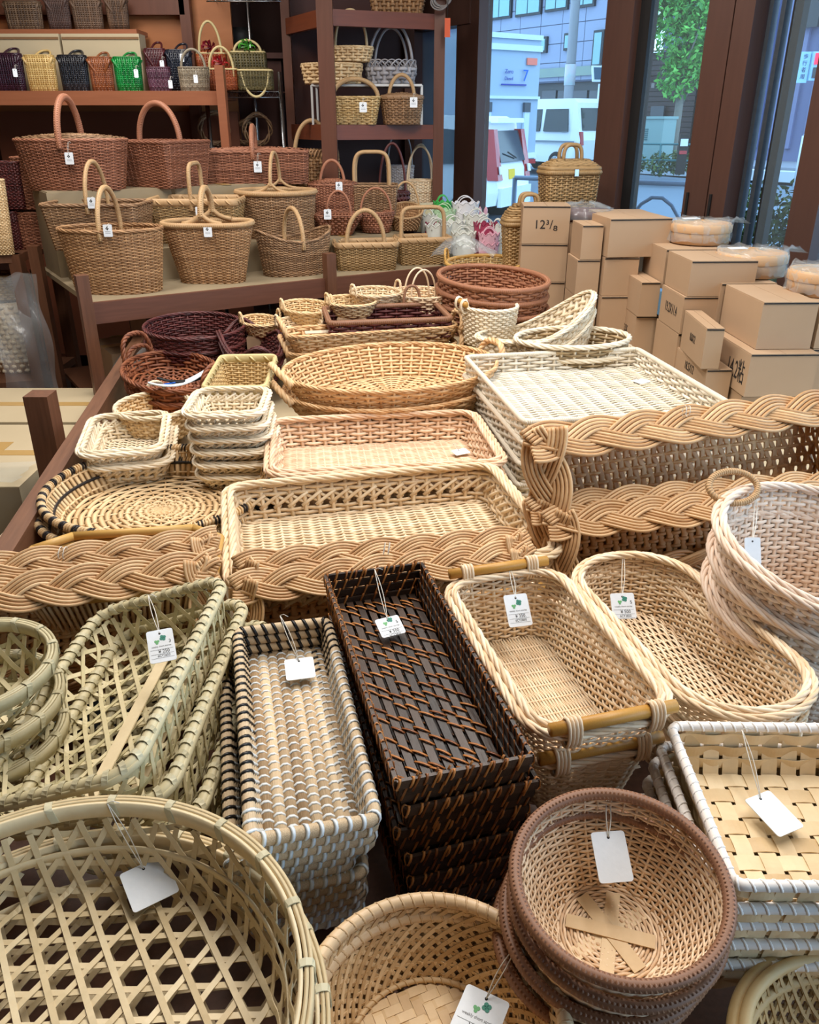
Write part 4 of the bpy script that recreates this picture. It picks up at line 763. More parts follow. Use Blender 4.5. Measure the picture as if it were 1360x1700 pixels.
def bag(label, x0, x1, top, bot, Y, zb, c0, c1, hand_=True, br=.4, rows=12, cat='bag', rough=.3, name='woven_bag', wv=None, arch=None):
    m = wick('bag_' + '_'.join(label.split()[:3]), c0, c1, rough=rough, spec=.6); px = (x0 + x1) / 2; z = zat(Y, top); x = xat(px, Y, z); a = (x1 - x0) / 2 * mpp((x, Y, z)); h = z - zb
    hd = [('arch', 'x', arch, a * .8, .007, 'wrap', 2.)] if arch else ([('ear', .25, a * 1.0, h * .55, .006, 'plain', .9), ('ear', .0, .05, -h * .55, .008, 'plain', .5), ('ear', .5, .05, -h * .55, .008, 'plain', .5)] if hand_ else [])
    return basket(name, label, cat, (x, Y, zb), random.uniform(-.08, .08), a, a * br, h, shape='r', r=.05, flare=.006, rows=rows + 5, st=30, ss=2, m=m, rim='plain', rr=.004, base=None, handles=hd, pair=2, stw=.8, amp=.0012)
for sp_ in [('glossy dark purple woven bag at the shelf start', -14, 34, 90, 0, (34, 14, 26), (66, 34, 50)), ('straw yellow woven bag with diagonal plait', 40, 88, 93, 0, (176, 138, 76), (226, 196, 130)), ('black leather look bag with side strap', 96, 142, 93, 0, (18, 18, 22), (46, 46, 52)),
            ('copper brown woven bag beside the green one', 146, 184, 96, 0, (110, 58, 30), (156, 92, 54)), ('bright green woven bag on the wall shelf', 188, 232, 96, 0, (10, 98, 40), (24, 150, 66))]: bag(sp_[0], sp_[1], sp_[2], sp_[3], 0, 5.12, zs, sp_[5], sp_[6])
bag('tall maroon ribbed bag with floral cloth inside', 240, 273, 82, 0, 5.27, zs, (60, 20, 26), (96, 40, 44)); bag('navy black bag with patterned cloth inside', 276, 316, 84, 0, 5.27, zs, (16, 18, 26), (40, 44, 58)); bag('small plum woven bag in front of the maroon one', 243, 282, 113, 0, 5.10, zs, (60, 30, 44), (112, 70, 88), hand_=False)
bag('grey tapered bark basket with square handle on the wall shelf', 296, 346, 113, 0, 5.10, zs, (120, 108, 88), (170, 156, 132), name='bark_basket', arch=.09, cat='basket', rough=.5, br=.5)
for (lb, x0, x1, tp, c0, c1) in [('dark bark bag with slanted weave on the upper board', 6, 66, 4, (70, 50, 36), (124, 98, 74)), ('narrow dark brown bag with white tag on the upper board', 74, 112, -4, (54, 36, 32), (92, 66, 56)), ('wide dark bark bag in the middle of the upper board', 118, 166, 0, (74, 54, 40), (120, 92, 70)), ('rough dark bark bag at the end of the upper board', 174, 209, -4, (64, 44, 30), (112, 82, 58))]:
    bag(lb, x0, x1, tp, 0, 5.40, zc, c0, c1, rows=9, rough=.6)
for (lb, px, py, Y) in [('tag on the glossy dark purple bag', 25, 121, 5.02), ('slim tag on the bright green bag', 226, 122, 5.02), ('tag on the grey bark basket', 325, 131, 5.02), ('tag on the tall maroon bag', 269, 107, 5.15), ('tag on the navy black bag', 302, 96, 5.15), ('tag on the small plum bag', 283, 140, 5.02)]: small_tag(lb, px, py, Y, .022, .04, kz=.02, mark=False)
# wire rack
wr2 = thing('wire_rack', 'chrome wire shelving rack in the back corner', 'rack', (0, 0, 0)); za = zat(5.3, 152)
for (px, Y, z1) in [(342, 5.3, za + .05), (466, 5.3, za + .1), (422, 5.62, 2.7), (391, 5.62, 2.7)]:
    x = xat(px, Y, za); MB().sweep([[x, Y, 0], [x, Y, z1 / 2], [x, Y, z1]], (1, 0, 0), .0125, k=10, tint=.5).build('post', chrome, wr2)
for zz in (za, zat(5.3, 245), zat(5.62, 4)):
    b = MB(); xa, xb = xat(342, 5.3, zz), xat(466, 5.3, zz)
    for dz in (0, -.03): b.sweep([[xa, 5.3, zz + dz], [(xa + xb) / 2, 5.3, zz + dz], [xb, 5.3, zz + dz]], (0, 0, 1), .004, k=6, tint=.5)
    zig = np.array([[xa + (xb - xa) * i / 24, 5.3, zz - .03 * (i % 2)] for i in range(25)]); b.sweep(zig, (0, 1, 0), .003, k=5, tint=.5)
    for i in range(22): x = xa + (xb - xa) * i / 21; b.sweep([[x, 5.3, zz], [x, 5.5, zz], [x, 5.68, zz]], (0, 0, 1), .0025, k=4, tint=.5)
    b.build('wire_shelf', chrome, wr2)
def kbox(label, x0, x1, top, Y, zb, c0, c1, arch, ribbon=None):
    m = wick('bag_' + '_'.join(label.split()[:3]), c0, c1, rough=.35); z = zat(Y, top); x = xat((x0 + x1) / 2, Y, z); a = (x1 - x0) / 2 * mpp((x, Y, z)); h = z - zb
    t = basket('lidded_box_bag', label, 'bag', (x, Y, zb), .1, a, a * .55, h, shape='r', r=.02, flare=.0, rows=14, st=34, ss=2, m=m, amp=.001, rim='plain', rr=.005, rimm=tanrim, base=None, handles=[('arch', 'x', arch, a * .8, .007, 'wrap', 2., -a * .5)], hm=tanrim, lid=.012)
    if ribbon:
        b = MB()
        for q in range(9): an = q * .7; b.surf(np.array([[[0, -a * .5, h + .02], [.01, -a * .55, h + .03]], [[.03 * cos(an), -a * .55 - .02 * abs(sin(an)), h + .04 + .03 * sin(an)], [.04 * cos(an), -a * .6, h + .03 + .03 * sin(an)]], [[.05 * cos(an + .4), -a * .5, h + .03 + .035 * sin(an)], [.05 * cos(an + .5), -a * .52, h + .015]]]))
        b.build('ribbon', mat('ribbon_' + ribbon[0], ribbon[1], ribbon[2], rough=.4), t, None)
    return t
kbox('orange brown lidded box bag with red ribbon, front of wire rack', 344, 394, 116, 5.22, za + .005, (120, 54, 24), (164, 84, 44), .11, ('red', (110, 14, 24), (180, 30, 30)))
kbox('olive lidded box bag with yellow cane handle, front of wire rack', 396, 452, 118, 5.22, za + .005, (74, 66, 40), (110, 98, 62), -.13)
kbox('orange brown lidded box bag on the back half of the rack', 328, 374, 90, 5.42, za + .005, (124, 58, 26), (168, 88, 46), .16, ('dark_red', (90, 10, 30), (140, 24, 40))); kbox('olive lidded box bag with green ribbon at the rack back', 384, 440, 88, 5.42, za + .005, (74, 66, 40), (110, 98, 62), .06, ('green', (40, 120, 30), (90, 180, 60)))
def potx(label, px, Y, base, top, w, handle, name, prof):
    zb = zat(Y, base); z = zat(Y, top); x = xat(px, Y, z); r = w / 2 * mpp((x, Y, z)); t = thing(name, label, 'pot', (x, Y, zb)); h = z - zb; MB().lathe([(r * a, h * b) for a, b in prof], 28).build('body', iron, t)
    if handle: MB().sweep(arch_pts(r * .8, h * .7, drop=.0) + np.array([0, 0, h * .9]), (0, 1, 0), .006, k=8, tint=.5).build('handle', iron, t)
    return t
zsh = zat(5.55, 86)
ps = thing('rear_ledge', 'dark ledge behind the wire rack', 'ledge', (0, 0, 0)); solid(MB().box((xat(400, 5.72, zsh), 5.72, zsh - .015), (.62, .2, .03)), 'ledge_board', darkwall, ps); solid(MB().box((xat(400, 5.72, zsh), 5.72, (zsh - .03) / 2), (.5, .12, zsh - .03)), 'ledge_support', darkwall, ps)
potx('dark iron kettle with a bail handle behind the box bags', 366, 5.7, 87, 66, 50, True, 'iron_kettle', [(0, 0), (.75, .02), (1, .4), (.95, .75), (.6, .95), (.5, 1), (.2, 1.05), (0, 1.08)])
potx('dark iron jar with a short neck beside the kettle', 398, 5.74, 87, 46, 42, False, 'iron_jar', [(0, 0), (.6, .02), (.8, .3), (1, .68), (.9, .85), (.6, .92), (.62, 1), (.5, 1), (.5, .9)])
# vine hoops on the lower wire shelf
zv = zat(5.3, 245)
for i, (px, py, r, lb) in enumerate([(358, 222, .085, 'twisted vine wreath leaning behind the rack post'), (425, 222, .08, 'thin vine wreath on the lower wire shelf'), (400, 228, .06, 'small vine wreath between the two larger ones')]):
    b = MB()
    for q in range(5): th = np.linspace(0, 2 * pi, 30, endpoint=False); b.sweep(np.stack([(r + .012 * np.sin(3 * th + q)) * np.cos(th + q), .012 * np.cos(4 * th + q * 2), (r + .012 * np.cos(2 * th + q)) * np.sin(th + q)], 1), (0, 1, 0), .005, k=5, closed=True)
    o = b.build('vine_wreath', brown2); o.location = (xat(px, 5.45 - .02 * i, zv + r), 5.42 + .07 * i, zv + r + .018); tagp(o, lb, 'wreath', 'vine wreaths on the wire rack')

# ================= FAR LEFT: CART, STACKS, CARTONS, POSTS =================
ct = thing('timber_cart', 'dark timber cart on casters stacked with baskets', 'cart', (0, 0, 0)); zct = zat(4.35, 420)
solid(MB().prism([(-2.75, 4.05), (-1.98, 4.3), (-1.98, 4.85), (-2.75, 4.85)], zct - .04, zct), 'top_board', woodd, ct); solid(MB().prism([(-2.75, 4.05), (-1.98, 4.3), (-1.98, 4.85), (-2.75, 4.85)], .25, .29), 'lower_board', woodd, ct)
for (x, y) in [(-2.0, 4.32), (-2.7, 4.1), (-2.0, 4.8), (-2.7, 4.8)]: solid(MB().box((x, y, zct / 2 + .04), (.06, .06, zct - .08)), 'post', woodd, ct); MB().lathe([(0, -.015), (.04, -.015), (.04, .015), (0, .015)], 16).build('caster', blackm, ct).matrix_local = Matrix.Translation((x, y, .04)) @ Matrix.Rotation(pi / 2, 4, 'X')
for (px, Y, pt, lb) in [(56, 4.2, 408, 'dark timber upright standing behind the left end of the stepped shelf')]:
    z = zat(Y, pt); t = thing('timber_upright', lb, 'post', (xat(px, Y, z), Y, 0)); solid(MB().box((0, 0, z / 2), (.05, .05, z)), 'upright', woodd, t); solid(MB().box((0, 0, .02), (.12, .12, .04)), 'foot', woodd, t)
freeb('hamper_basket', 'dark brown square basket, lower of the pair beside the stepped shelf', 62, 4.55, zct, 64, 352, None, m=redd, br=.8, shape='r', rim='twist', flare=.01)
freeb('hamper_basket', 'dark brown square basket, upper of the pair beside the stepped shelf', 56, 4.55, zat(4.55, 350) + .012, 64, 262, None, m=redd, br=.8, shape='r', rim='twist', flare=.01)
freeb('plum_basket', 'plum coloured square basket wrapped in film on the cart, lower one', 12, 4.5, zct, 40, 352, None, m=darkred, br=1., shape='r', flare=.01); freeb('plum_basket', 'plum coloured square basket on the cart, upper one', 14, 4.5, zat(4.5, 350) + .012, 42, 270, None, m=darkred, br=1., shape='r', flare=.01)
freeb('side_basket', 'small natural basket on the cart at the picture edge', -18, 4.3, zct, 46, 300, None, m=natural, br=.8)
freeb('cream_basket', 'cream basket on the lower board of the cart', 8, 4.5, .29, 80, 500, None, m=cream, br=.8, rows=14, base=None); freeb('cream_basket', 'cream basket stacked on the one on the cart lower board', 6, 4.5, zat(4.5, 498) + .012, 76, 455, None, m=natural, br=.8, rows=10)
def carton(label, x0, x1, y0, y1, z0, z1, m=cardp, tapes=True, name='carton', rz=0, texts=(), group=None):
    t = thing(name, label, 'box', ((x0 + x1) / 2, (y0 + y1) / 2, z0), rz, group); w, d, h = x1 - x0, y1 - y0, z1 - z0; s = .003
    solid(MB().box((0, 0, (h - s) / 2), (w, d, h - s)), 'body', m, t)
    for q in (-1, 1): solid(MB().box((0, q * d / 4, h - s / 2), (w, d / 2 - .002, s)), 'top_flap', m, t)
    if tapes: solid(MB().box((0, 0, h + .0006), (w + .001, .05, .0012)), 'tape', tape, t); solid(MB().box((0, -d / 2 - .0006, h - .06), (.05, .0012, .12)), 'tape', tape, t)
    return t
c1_ = carton('big buff shipping carton with brown tape on the floor by the table rail', -2.25, -1.3, 2.5, 3.12, 0, .45); solid(MB().box((.25, -.1, .451), (.05, .42, .0012)), 'tape', tape, c1_); solid(MB().box((-.2, 0, .4512), (.05, .62, .0012)), 'tape', tape, c1_)
carton('second buff shipping carton behind the taped one on the floor', -2.3, -1.34, 3.15, 3.62, 0, .45); carton('smaller buff carton on the floor against the table leg', -1.28, -1.0, 1.3, 2.35, 0, .38)
carton('brown carton on the lower board of the stepped shelf', -1.55, -1.0, 3.95, 4.3, .315, .55, card, rz=RS); carton('low brown carton on the floor in front of the stepped shelf', -1.75, -1.3, 3.75, 4.0, 0, .3, card)
freeb('wood_basket', 'pale splint basket on the lower board of the stepped shelf', 208, 4.2, .315, 56, 565, None, m=tan_, br=.7, shape='r', rows=6, rim='band')
for i, px in enumerate((250, 280)):
    z = zat(4.2, 540); x = xat(px, 4.2 + .05 * i, z); t = thing('black_bag', ['black bag with yellow band below the shelf board', 'black bag with yellow band, the one nearer the post'][i], 'bag', (x, 4.2 + .15 * i, .315)); h_ = zat(4.2, 508) - .315
    MB().lathe([(.0, 0), (.09, .0), (.1, .05), (.1, h_ - .05), (.07, h_), (0, h_ + .01)], 20).build('body', blackm, t); th = np.linspace(.2, 1.6, 10); MB().sweep(np.stack([.102 * np.cos(th + .6), -.102 * np.sin(th + .6) , h_ - .02 - .05 * np.sin(th * 2)], 1), (0, -1, 0), .016, .003, rect=True, tint=.5).build('band', mat('yellow_band', (190, 156, 90)), t)
# crumpled clear film
def filmpiece(label, c, sx, sy, sz, seed, wrap=False, name='plastic_wrap'):
    r = np.random.default_rng(seed); n = 26; u = np.linspace(-1, 1, n); X, Y = np.meshgrid(u, u, indexing='ij'); Z = np.zeros_like(X)
    for q in range(14): k = r.normal(size=2) * 4; Z += np.sin(k[0] * X + k[1] * Y + r.random() * 6) * .12
    P = np.stack([X * sx + Z * .03, Y * sy + np.roll(Z, 5, 0) * .03, Z * sz * .35 + (sz * (1 - X ** 2) * (1 - Y ** 2) if wrap else Z * 0)], -1)
    mb = MB().surf(P); o = mb.build(name, film); o.location = tuple(c); return tagp(o, label, 'plastic film', None)
o = filmpiece('sheet of clear film hanging over the cart baskets', (-2.08, 4.28, .62), .16, .22, .1, 5); o.rotation_euler = (pi / 2, 0, .2)
o = filmpiece('crumpled clear film below the cart board by the dark upright', (-1.9, 4.0, .55), .12, .34, .12, 6); o.rotation_euler = (pi / 2, 0, .4)
filmpiece('crumpled clear film at the far corner of the table', (-1.1, 3.36, .62), .06, .07, .08, 7, True); o = filmpiece('crumpled film bundle on the floor beside the stepped shelf', (-1.3, 3.72, .42), .12, .14, .16, 8, True)
filmpiece('clear film lying over the taped carton seam', (-1.62, 2.58, .465), .3, .09, .02, 9)
o = filmpiece('grey clear film wrapped goods on the shelf lower board', (-.75, 4.55, .5), .4, .1, .12, 12, True); 

# ================= CARTON STACKS AT THE WINDOW =================
def box_at(label, near, zt, h, L, Rw, az=-2., txt=None, ts=.07, side='L', grp=None, tv=0., m=card, tsx=.62):
    """near: pixel of the top near corner; L runs away, Rw runs right"""
    n = W(*near, zt)[:2] if near[0] > 20 else np.array(near); rz = -RAD(az)
    t = thing('cardboard_box', label, 'box', (n[0], n[1], zt - h), rz, grp); s = .004
    solid(MB().box((Rw / 2, L / 2, (h - s) / 2), (Rw, L, h - s)), 'body', m, t)
    for q in (0, 1): solid(MB().box((Rw / 4 + q * Rw / 2, L / 2, h - s / 2), (Rw / 2 - .0015, L + .002, s)), 'top_flap', m, t)
    solid(MB().box((Rw / 2, -.0012, h - s - .001), (Rw - .004, .003, .004)), 'flap_gap', blackm, t)
    if txt:
        if side == 'L': text(txt, ts, ink, t, (-.001, L * (.30 if ts > .08 else .5), h * .5 + tv), (pi / 2, 0, -pi / 2), .0003, 'print', sx=tsx)
        else: text(txt, ts, ink, t, (Rw * .5, -.001, h * .5 + tv), (pi / 2, 0, 0), .0003, 'print', sx=tsx)
    return t
T0 = .56
box_at('tall front carton on top of the largest stack, unmarked', (1268.6, 501.7), 1.0, .16, .33, .19)
box_at('carton printed 14.2 under the tall front carton', (1248, 588), .838, .15, .34, .235, txt='14.2粘', ts=.088, tv=-.008)
box_at('bottom carton below the one printed 14.2', (1.16, 2.76), .686, .124, .36, .2)
box_at('carton behind the tall front one in the same row', (1.17, 3.14), 1.0, .165, .3, .21)
box_at('carton underneath the one behind the tall front carton', (1.17, 3.14), .833, .27, .3, .21)
box_at('narrow carton printed 8.6X12 turned slightly out of line', (1174, 545), .9, .144, .30, .062, az=3., txt='8.6X12', ts=.04, tsx=.6)
box_at('carton printed 18.5X12 under the narrow turned one', (1.055, 2.84), .754, .19, .34, .09, txt='18.5X12', ts=.045, tv=.055)
box_at('carton at the far end of the front row, beside the tall one', (1.395, 2.80), .99, .15, .33, .12); box_at('carton under the far end one beside the 14.2 print', (1.395, 2.80), .838, .27, .33, .12)
box_at('wide carton topping the middle stack', (1.05, 3.15), 1.08, .13, .27, .25); 
box_at('wide carton behind the one topping the middle stack', (1.04, 3.45), 1.08, .155, .29, .25)
box_at('carton printed 19.2X11.4 in the middle stack', (1.04, 3.15), .948, .14, .26, .24, txt='19.2X11.4', ts=.055, tv=.0)
box_at('unmarked carton under the 19.2X11.4 one', (1.04, 3.16), .806, .24, .27, .24)
box_at('small carton beside the 19.2X11.4 print, upper one', (.955, 3.45), .95, .14, .28, .08); box_at('small carton below it with faint print', (.955, 3.47), .808, .24, .28, .1, txt='16.5X', ts=.045, tv=.04)
box_at('carton with sagging lid at the top of the third stack', (1014.5, 363.5), 1.18, .155, .24, .27, az=-7.)
box_at('carton printed 12.8 in the third stack', (.835, 3.63), 1.022, .16, .24, .15, txt='12.8', ts=.04); box_at('carton at the foot of the third stack', (.835, 3.62), .86, .29, .26, .16)
box_at('carton behind the sagging lid one, lower top', (.86, 3.92), 1.17, .17, .22, .25); box_at('carton supporting the one behind the sagging lid', (.86, 3.92), .998, .43, .22, .25)
box_at('little carton between the 12 3/8 box and the sagging lid one', (.735, 3.66), 1.15, .14, .2, .09); box_at('little carton underneath the little one', (.725, 3.66), 1.008, .15, .2, .1); box_at('little carton at the base of the little stack', (.725, 3.66), .856, .29, .2, .1)
box_at('tall carton printed 12 3/8 by the hampers', (.52, 3.98), 1.2, .165, .2, .215, az=4., txt='12³/₈', ts=.055, side='R', tsx=1.)
box_at('carton under the one printed 12 3/8', (.52, 3.98), 1.033, .17, .2, .215, az=4.); box_at('bottom carton of the 12 3/8 stack', (.52, 3.98), .861, .30, .2, .215, az=4.)
# film wrapped wooden tubs and dark tray behind the cartons
tubw = mat('pale_cedar_tub', (192, 148, 106), (218, 180, 138), rough=.5, ns=8, stretch=(1, 1, 8))
def tub(label, x, y, zt, r, h, tagx=True):
    t = thing('wooden_tub', label, 'tub', (x, y, zt - h)); MB().lathe([(0, 0), (r, 0), (r, h), (r - .012, h), (r - .012, h - .02), (0, h - .02)], 40).build('body', tubw, t); MB().lathe([(r + .004, h * .55), (r + .006, h * .6), (r + .006, h * .9), (r + .003, h * .95)], 40).build('hoop', tubw, t)
    rr = np.random.default_rng(int(x * 1000)); th = np.linspace(0, 2 * pi, 60, endpoint=False); prof = [(r * .2, h + .012), (r * .6, h + .01), (r * .98, h + .012), (r * 1.04, h * .8), (r * 1.03, h * .4), (r * 1.05, .01)]
    P = np.stack([np.stack([(q[0] + rr.normal(size=60) * .006) * np.cos(th), (q[0] + rr.normal(size=60) * .006) * np.sin(th), q[1] + rr.normal(size=60) * .004], -1) for q in prof], 1)
    MB().surf(P, cu=True).build('plastic_film', film, t)
    k = MB()
    for q in range(8): an = q * .8; k.surf(np.array([[[r, 0, h], [r + .02, .01, h + .01]], [[r + .05 * abs(cos(an)), .05 * sin(an), h + .02], [r + .07, .06 * sin(an + .3), h + .0]]]))
    k.build('film_knot', film, t); return t
w1 = W(1160, 372, 1.14); tub('film wrapped shallow wooden tub on the rear middle carton', 1.23, 3.64, 1.165, .12, .08); tub('film wrapped wooden tub with paper slip behind the tall front carton', 1.34, 3.33, 1.09, .13, .085); tub('film wrapped wooden tub at the far edge on the end carton', 1.475, 3.0, 1.075, .115, .082)
for i, (px, py, Y) in enumerate([(1150, 352, 3.6), (1228, 397, 3.27)]):
    z = (1.182, 1.107)[i]; o = MB().box((0, 0, 0), (.07, .03, .002)).build('paper_slip', papert, None, None, False); o.location = (xat(px, Y, z), Y + .02, z); o.rotation_euler = (.05, 0, .2); tagp(o, ['paper slip lying on the middle wrapped tub', 'paper slip lying on the larger wrapped tub'][i], 'slip')
dk = thing('lacquer_tray', 'dark lacquer tray wrapped in film behind the 12 3/8 carton', 'tray', (.83, 4.12, 1.12)); MB().lathe([(0, 0), (.1, 0), (.12, .05), (.115, .05), (.095, .008), (0, .008)], 30).build('body', darkred, dk); r9 = np.random.default_rng(2); th = np.linspace(0, 2 * pi, 40, endpoint=False)
MB().surf(np.stack([np.stack([(q[0] + r9.normal(size=40) * .006) * np.cos(th), (q[0] + r9.normal(size=40) * .006) * np.sin(th), q[1] + r9.normal(size=40) * .006], -1) for q in [(.02, .085), (.08, .075), (.125, .06), (.125, .01)]], 1), cu=True).build('plastic_film', film, dk)
bs_ = thing('support_carton', 'carton holding up the wrapped lacquer tray', 'box', (.83, 4.12, T0)); solid(MB().box((0, 0, .277), (.16, .16, .554)), 'body', card, bs_); solid(MB().box((0, 0, .557), (.155, .155, .004)), 'top_flap', card, bs_)
lidp = W(1065, 342, 1.17); ld = thing('dark_lid', 'thin dark round lid with a knob resting behind the cartons by the window', 'disc', (1.04, 4.05, 1.13)); MB().lathe([(0, .012), (.1, .012), (.11, .006), (.11, 0), (0, 0)], 36).build('disc', blackm, ld); MB().lathe([(0, .02), (.012, .02), (.014, .012)], 12).build('knob', blackm, ld)  # a loose dark round lid with its knob
ls_ = thing('support_carton', 'narrow carton under the dark round lid', 'box', (1.04, 4.1, T0)); solid(MB().box((0, 0, .283), (.14, .14, .566)), 'body', card, ls_); solid(MB().box((0, 0, .568), (.135, .135, .004)), 'top_flap', card, ls_)
# lidded hampers
def hamper(label, px, Y, zb, wpx, rimpy, lidpy, toppy, rz=0.2):
    z = zat(Y, rimpy); x = xat(px, Y, z); a = wpx / 2 * mpp((x, Y, z)); h = z - zb; t = basket('picnic_hamper', label, 'hamper', (x, Y, zb), rz, a, a * .62, h, shape='r', r=.03, flare=.03, rows=max(10, int(h / .0085)), st=30, m=olive, rim='wrap', rr=.012, rimm=olive, base=None)
    zl = zat(Y, lidpy); n = 7; b = MB(); pl = Plan('r', a * .98, a * .6, .03); N_ = 90; tt = np.arange(N_) / N_
    for i in range(n):
        v = (i + .5) / n; p, nn = pl.pts(tt, np.full(N_, .05 * v ** 2)); d = .004 * np.cos(pi * 30 * tt + pi * i); b.sweep(np.concatenate([p + nn * d[:, None], np.full((N_, 1), h + .02 + (zl - z - .02) * v)], 1), np.c_[nn, nn[:, :1] * 0], (zl - z) / n / 2 * 1.05, .004, k=4, closed=True)
    q, _ = pl.pts(tt, np.full(N_, .05))
    for i in range(8): f = 1 - i / 8; b.sweep(np.concatenate([q * f, np.full((N_, 1), zl - h * 0 - z + h) + .004 * np.cos(pi * 30 * tt + pi * i)[:, None]], 1), (0, 0, 1), .012, .004, k=4, closed=True)
    lr = MB(); p, nn = pl.pts(tt, 0 * tt); lr.sweep(np.c_[p, np.full(N_, h + .022)], np.c_[nn, nn[:, :1] * 0], .011, k=8, closed=True, tint=.5); b.build('lid', olive, t, 'stuff'); lr.build('lid_rim', olive, t)
    for s in (-1, 1):
        hb = MB(); P = arch_pts(a * .34, zat(Y, toppy) - zl, sq=3.2, drop=0.) + np.array([0, s * .03, zl - z + h]); tube_handle(hb, P, .009, 'wrap'); hb.build('handle', olive, t)
    MB().box((0, -a * .62 - .012, h + .005), (.02, .008, .03)).build('clasp', chrome, t, None, False); return t
hamper('closed brown wicker hamper with two looped handles in front of the window', 945, 4.33, .9, 92, 287, 266, 240); s_ = thing('support_carton', 'carton under the window hamper', 'box', (xat(945, 4.33, .9), 4.33, T0)); solid(MB().box((0, 0, .168), (.2, .16, .336)), 'body', card, s_); solid(MB().box((0, 0, .338), (.19, .155, .004)), 'top_flap', card, s_)
hamper('second wicker hamper, lower and half hidden by the 12 3/8 carton', 876, 4.22, .72, 80, 372, 340, 322, .1); s_ = thing('support_carton', 'carton under the half hidden hamper', 'box', (xat(876, 4.22, .72), 4.22, T0)); solid(MB().box((0, 0, .078), (.2, .16, .156)), 'body', card, s_); solid(MB().box((0, 0, .158), (.19, .155, .004)), 'top_flap', card, s_)

# ================= SMALL PLASTIC BASKETS AT THE SHELF END =================
plw = mat('white_translucent_plastic', (214, 216, 204), (236, 236, 228), rough=.3); plg = mat('green_plastic', (48, 170, 70), (90, 200, 104), rough=.3); plp = mat('pale_pink_plastic', (222, 160, 178), (240, 196, 206), rough=.3); plr = mat('raspberry_plastic', (140, 40, 70), (190, 84, 110), rough=.3); plgr = mat('pale_green_plastic', (170, 206, 160), (200, 226, 190), rough=.3); plwh = mat('white_plastic', (224, 222, 226), (240, 238, 240), rough=.3)
def cup(label, px, py, Y, w, h, m, hm=None, zb=None, handle=True, name='plastic_basket'):
    Y += .22; z = zat(Y, py); x = xat(px, Y, z); a = w / 2 * mpp((x, Y, z)); hh = h * mpp((x, Y, z)) * 1.08; zb = z - hh; t = thing(name, label, 'basket', (x, Y, zb), random.uniform(-.2, .2)); n = 48; th = np.arange(n) * 2 * pi / n
    v = np.linspace(0, 1, 6)[:, None]; r = a * (.72 + .28 * v); sc = (1 + .06 * np.abs(np.sin(th * 5)))[None]; zt_ = hh * v * (1 + .16 * np.abs(np.sin(th * 5))[None] * v)
    P = np.stack([r * sc * np.cos(th), r * sc * .72 * np.sin(th), zt_ + 0 * th], -1); b = MB().surf(P.transpose(1, 0, 2), cu=True); P2 = P * np.array([.97, .97, 1]); b.surf(P2.transpose(1, 0, 2)[::-1], cu=True); b.lathe([(0, .002), (a * .6, .002)], 20); b.build('cup', m, t)
    e = MB(); e.sweep(P[-1], (0, 0, 1), .0025, k=5, closed=True); e.build('scalloped_rim', m, t)
    if handle: 
        q = MB()
        for s in (-1, 1): q.sweep(arch_pts(a * .6, .045, drop=.01, n=14) + np.array([0, s * a * .6, hh]), (0, 1, 0), .003, k=6, tint=.5)
        q.build('handle', hm or m, t)
    zs_ = .96 if Y > 4.86 else .81; n_ = int(max(0, (zb - zs_)) / .045)
    if n_: stack(t, n_, (zb - zs_) / n_, [ORD[i] + ' cup down under the ' + label for i in range(1, n_ + 1)], jit=.001)
    return t
pst = thing('plastics_table', 'low cloth covered table holding the little plastic baskets', 'table', (.34, 4.86, 0), .2); solid(MB().box((0, 0, .80), (.46, .5, .02)), 'table_top', cardp, pst); solid(MB().box((0, .12, .885), (.44, .22, .15)), 'rear_tier', cardp, pst)
for sx in (-.2, .2):
    for sy in (-.22, .22): solid(MB().box((sx, sy, .395), (.03, .03, .79)), 'leg', woodd, pst)
CUPS = [('green plastic basket at the back of the plastic cluster', 735, 338, 4.8, 30, 26, plg), ('pale green plastic basket in the middle of the cluster', 737, 352, 4.7, 40, 32, plgr), ('round white plastic basket with slotted sides', 773, 340, 4.72, 44, 30, plwh), ('white scalloped plastic basket at the near edge', 770, 390, 4.46, 40, 34, plw), ('white scalloped plastic basket left of the near one', 728, 378, 4.52, 42, 34, plw),
        ('white scalloped plastic basket behind the near two', 752, 372, 4.58, 40, 34, plw), ('raspberry plastic basket beside the shelf end', 722, 374, 4.62, 30, 30, plr), ('raspberry plastic basket at the near corner of the cluster', 806, 376, 4.5, 38, 44, plr), ('pale pink plastic basket in front of the raspberry one', 812, 392, 4.42, 34, 36, plp), ('white scalloped plastic basket at the hamper side', 826, 378, 4.5, 26, 40, plw), ('white scalloped plastic basket in the back row', 790, 360, 4.64, 40, 30, plw), ('white plastic basket over the shelf end', 712, 360, 4.68, 30, 30, plw)]
for (lb, px, py, Y, w, h, m) in CUPS: cup(lb, px, py, Y, w, h, m, plw if m is plr else None)
rb_ = thing('rabbit_ear_basket', 'white plastic basket with pink rabbit ear tops', 'basket', (xat(795, 5.0, 1.05), 5.0, .965)); MB().lathe([(0, 0), (.045, 0), (.055, .07), (.053, .07), (.043, .003), (0, .003)], 24).build('cup', plwh, rb_)
for q in (-.028, .005, .036): e = MB(); e.sweep([[q, 0, .06], [q, 0, .09], [q * 1.1, 0, .125], [q * 1.1, 0, .14]], (0, 1, 0), [[.008, .013, .011, .003]], .004, k=8, tint=.5); e.build('ear', plp, rb_)
bx_ = thing('cream_box', 'pale cream gift box behind the green plastic basket', 'box', (xat(714, 5.09, 1.05), 5.09, .965), .3); solid(MB().box((0, 0, .07), (.19, .1, .14)), 'body', mat('cream_card', (226, 214, 180), rough=.6), bx_); solid(MB().box((0, 0, .145), (.2, .11, .012)), 'lid', mat('cream_card', (226, 214, 180)), bx_)
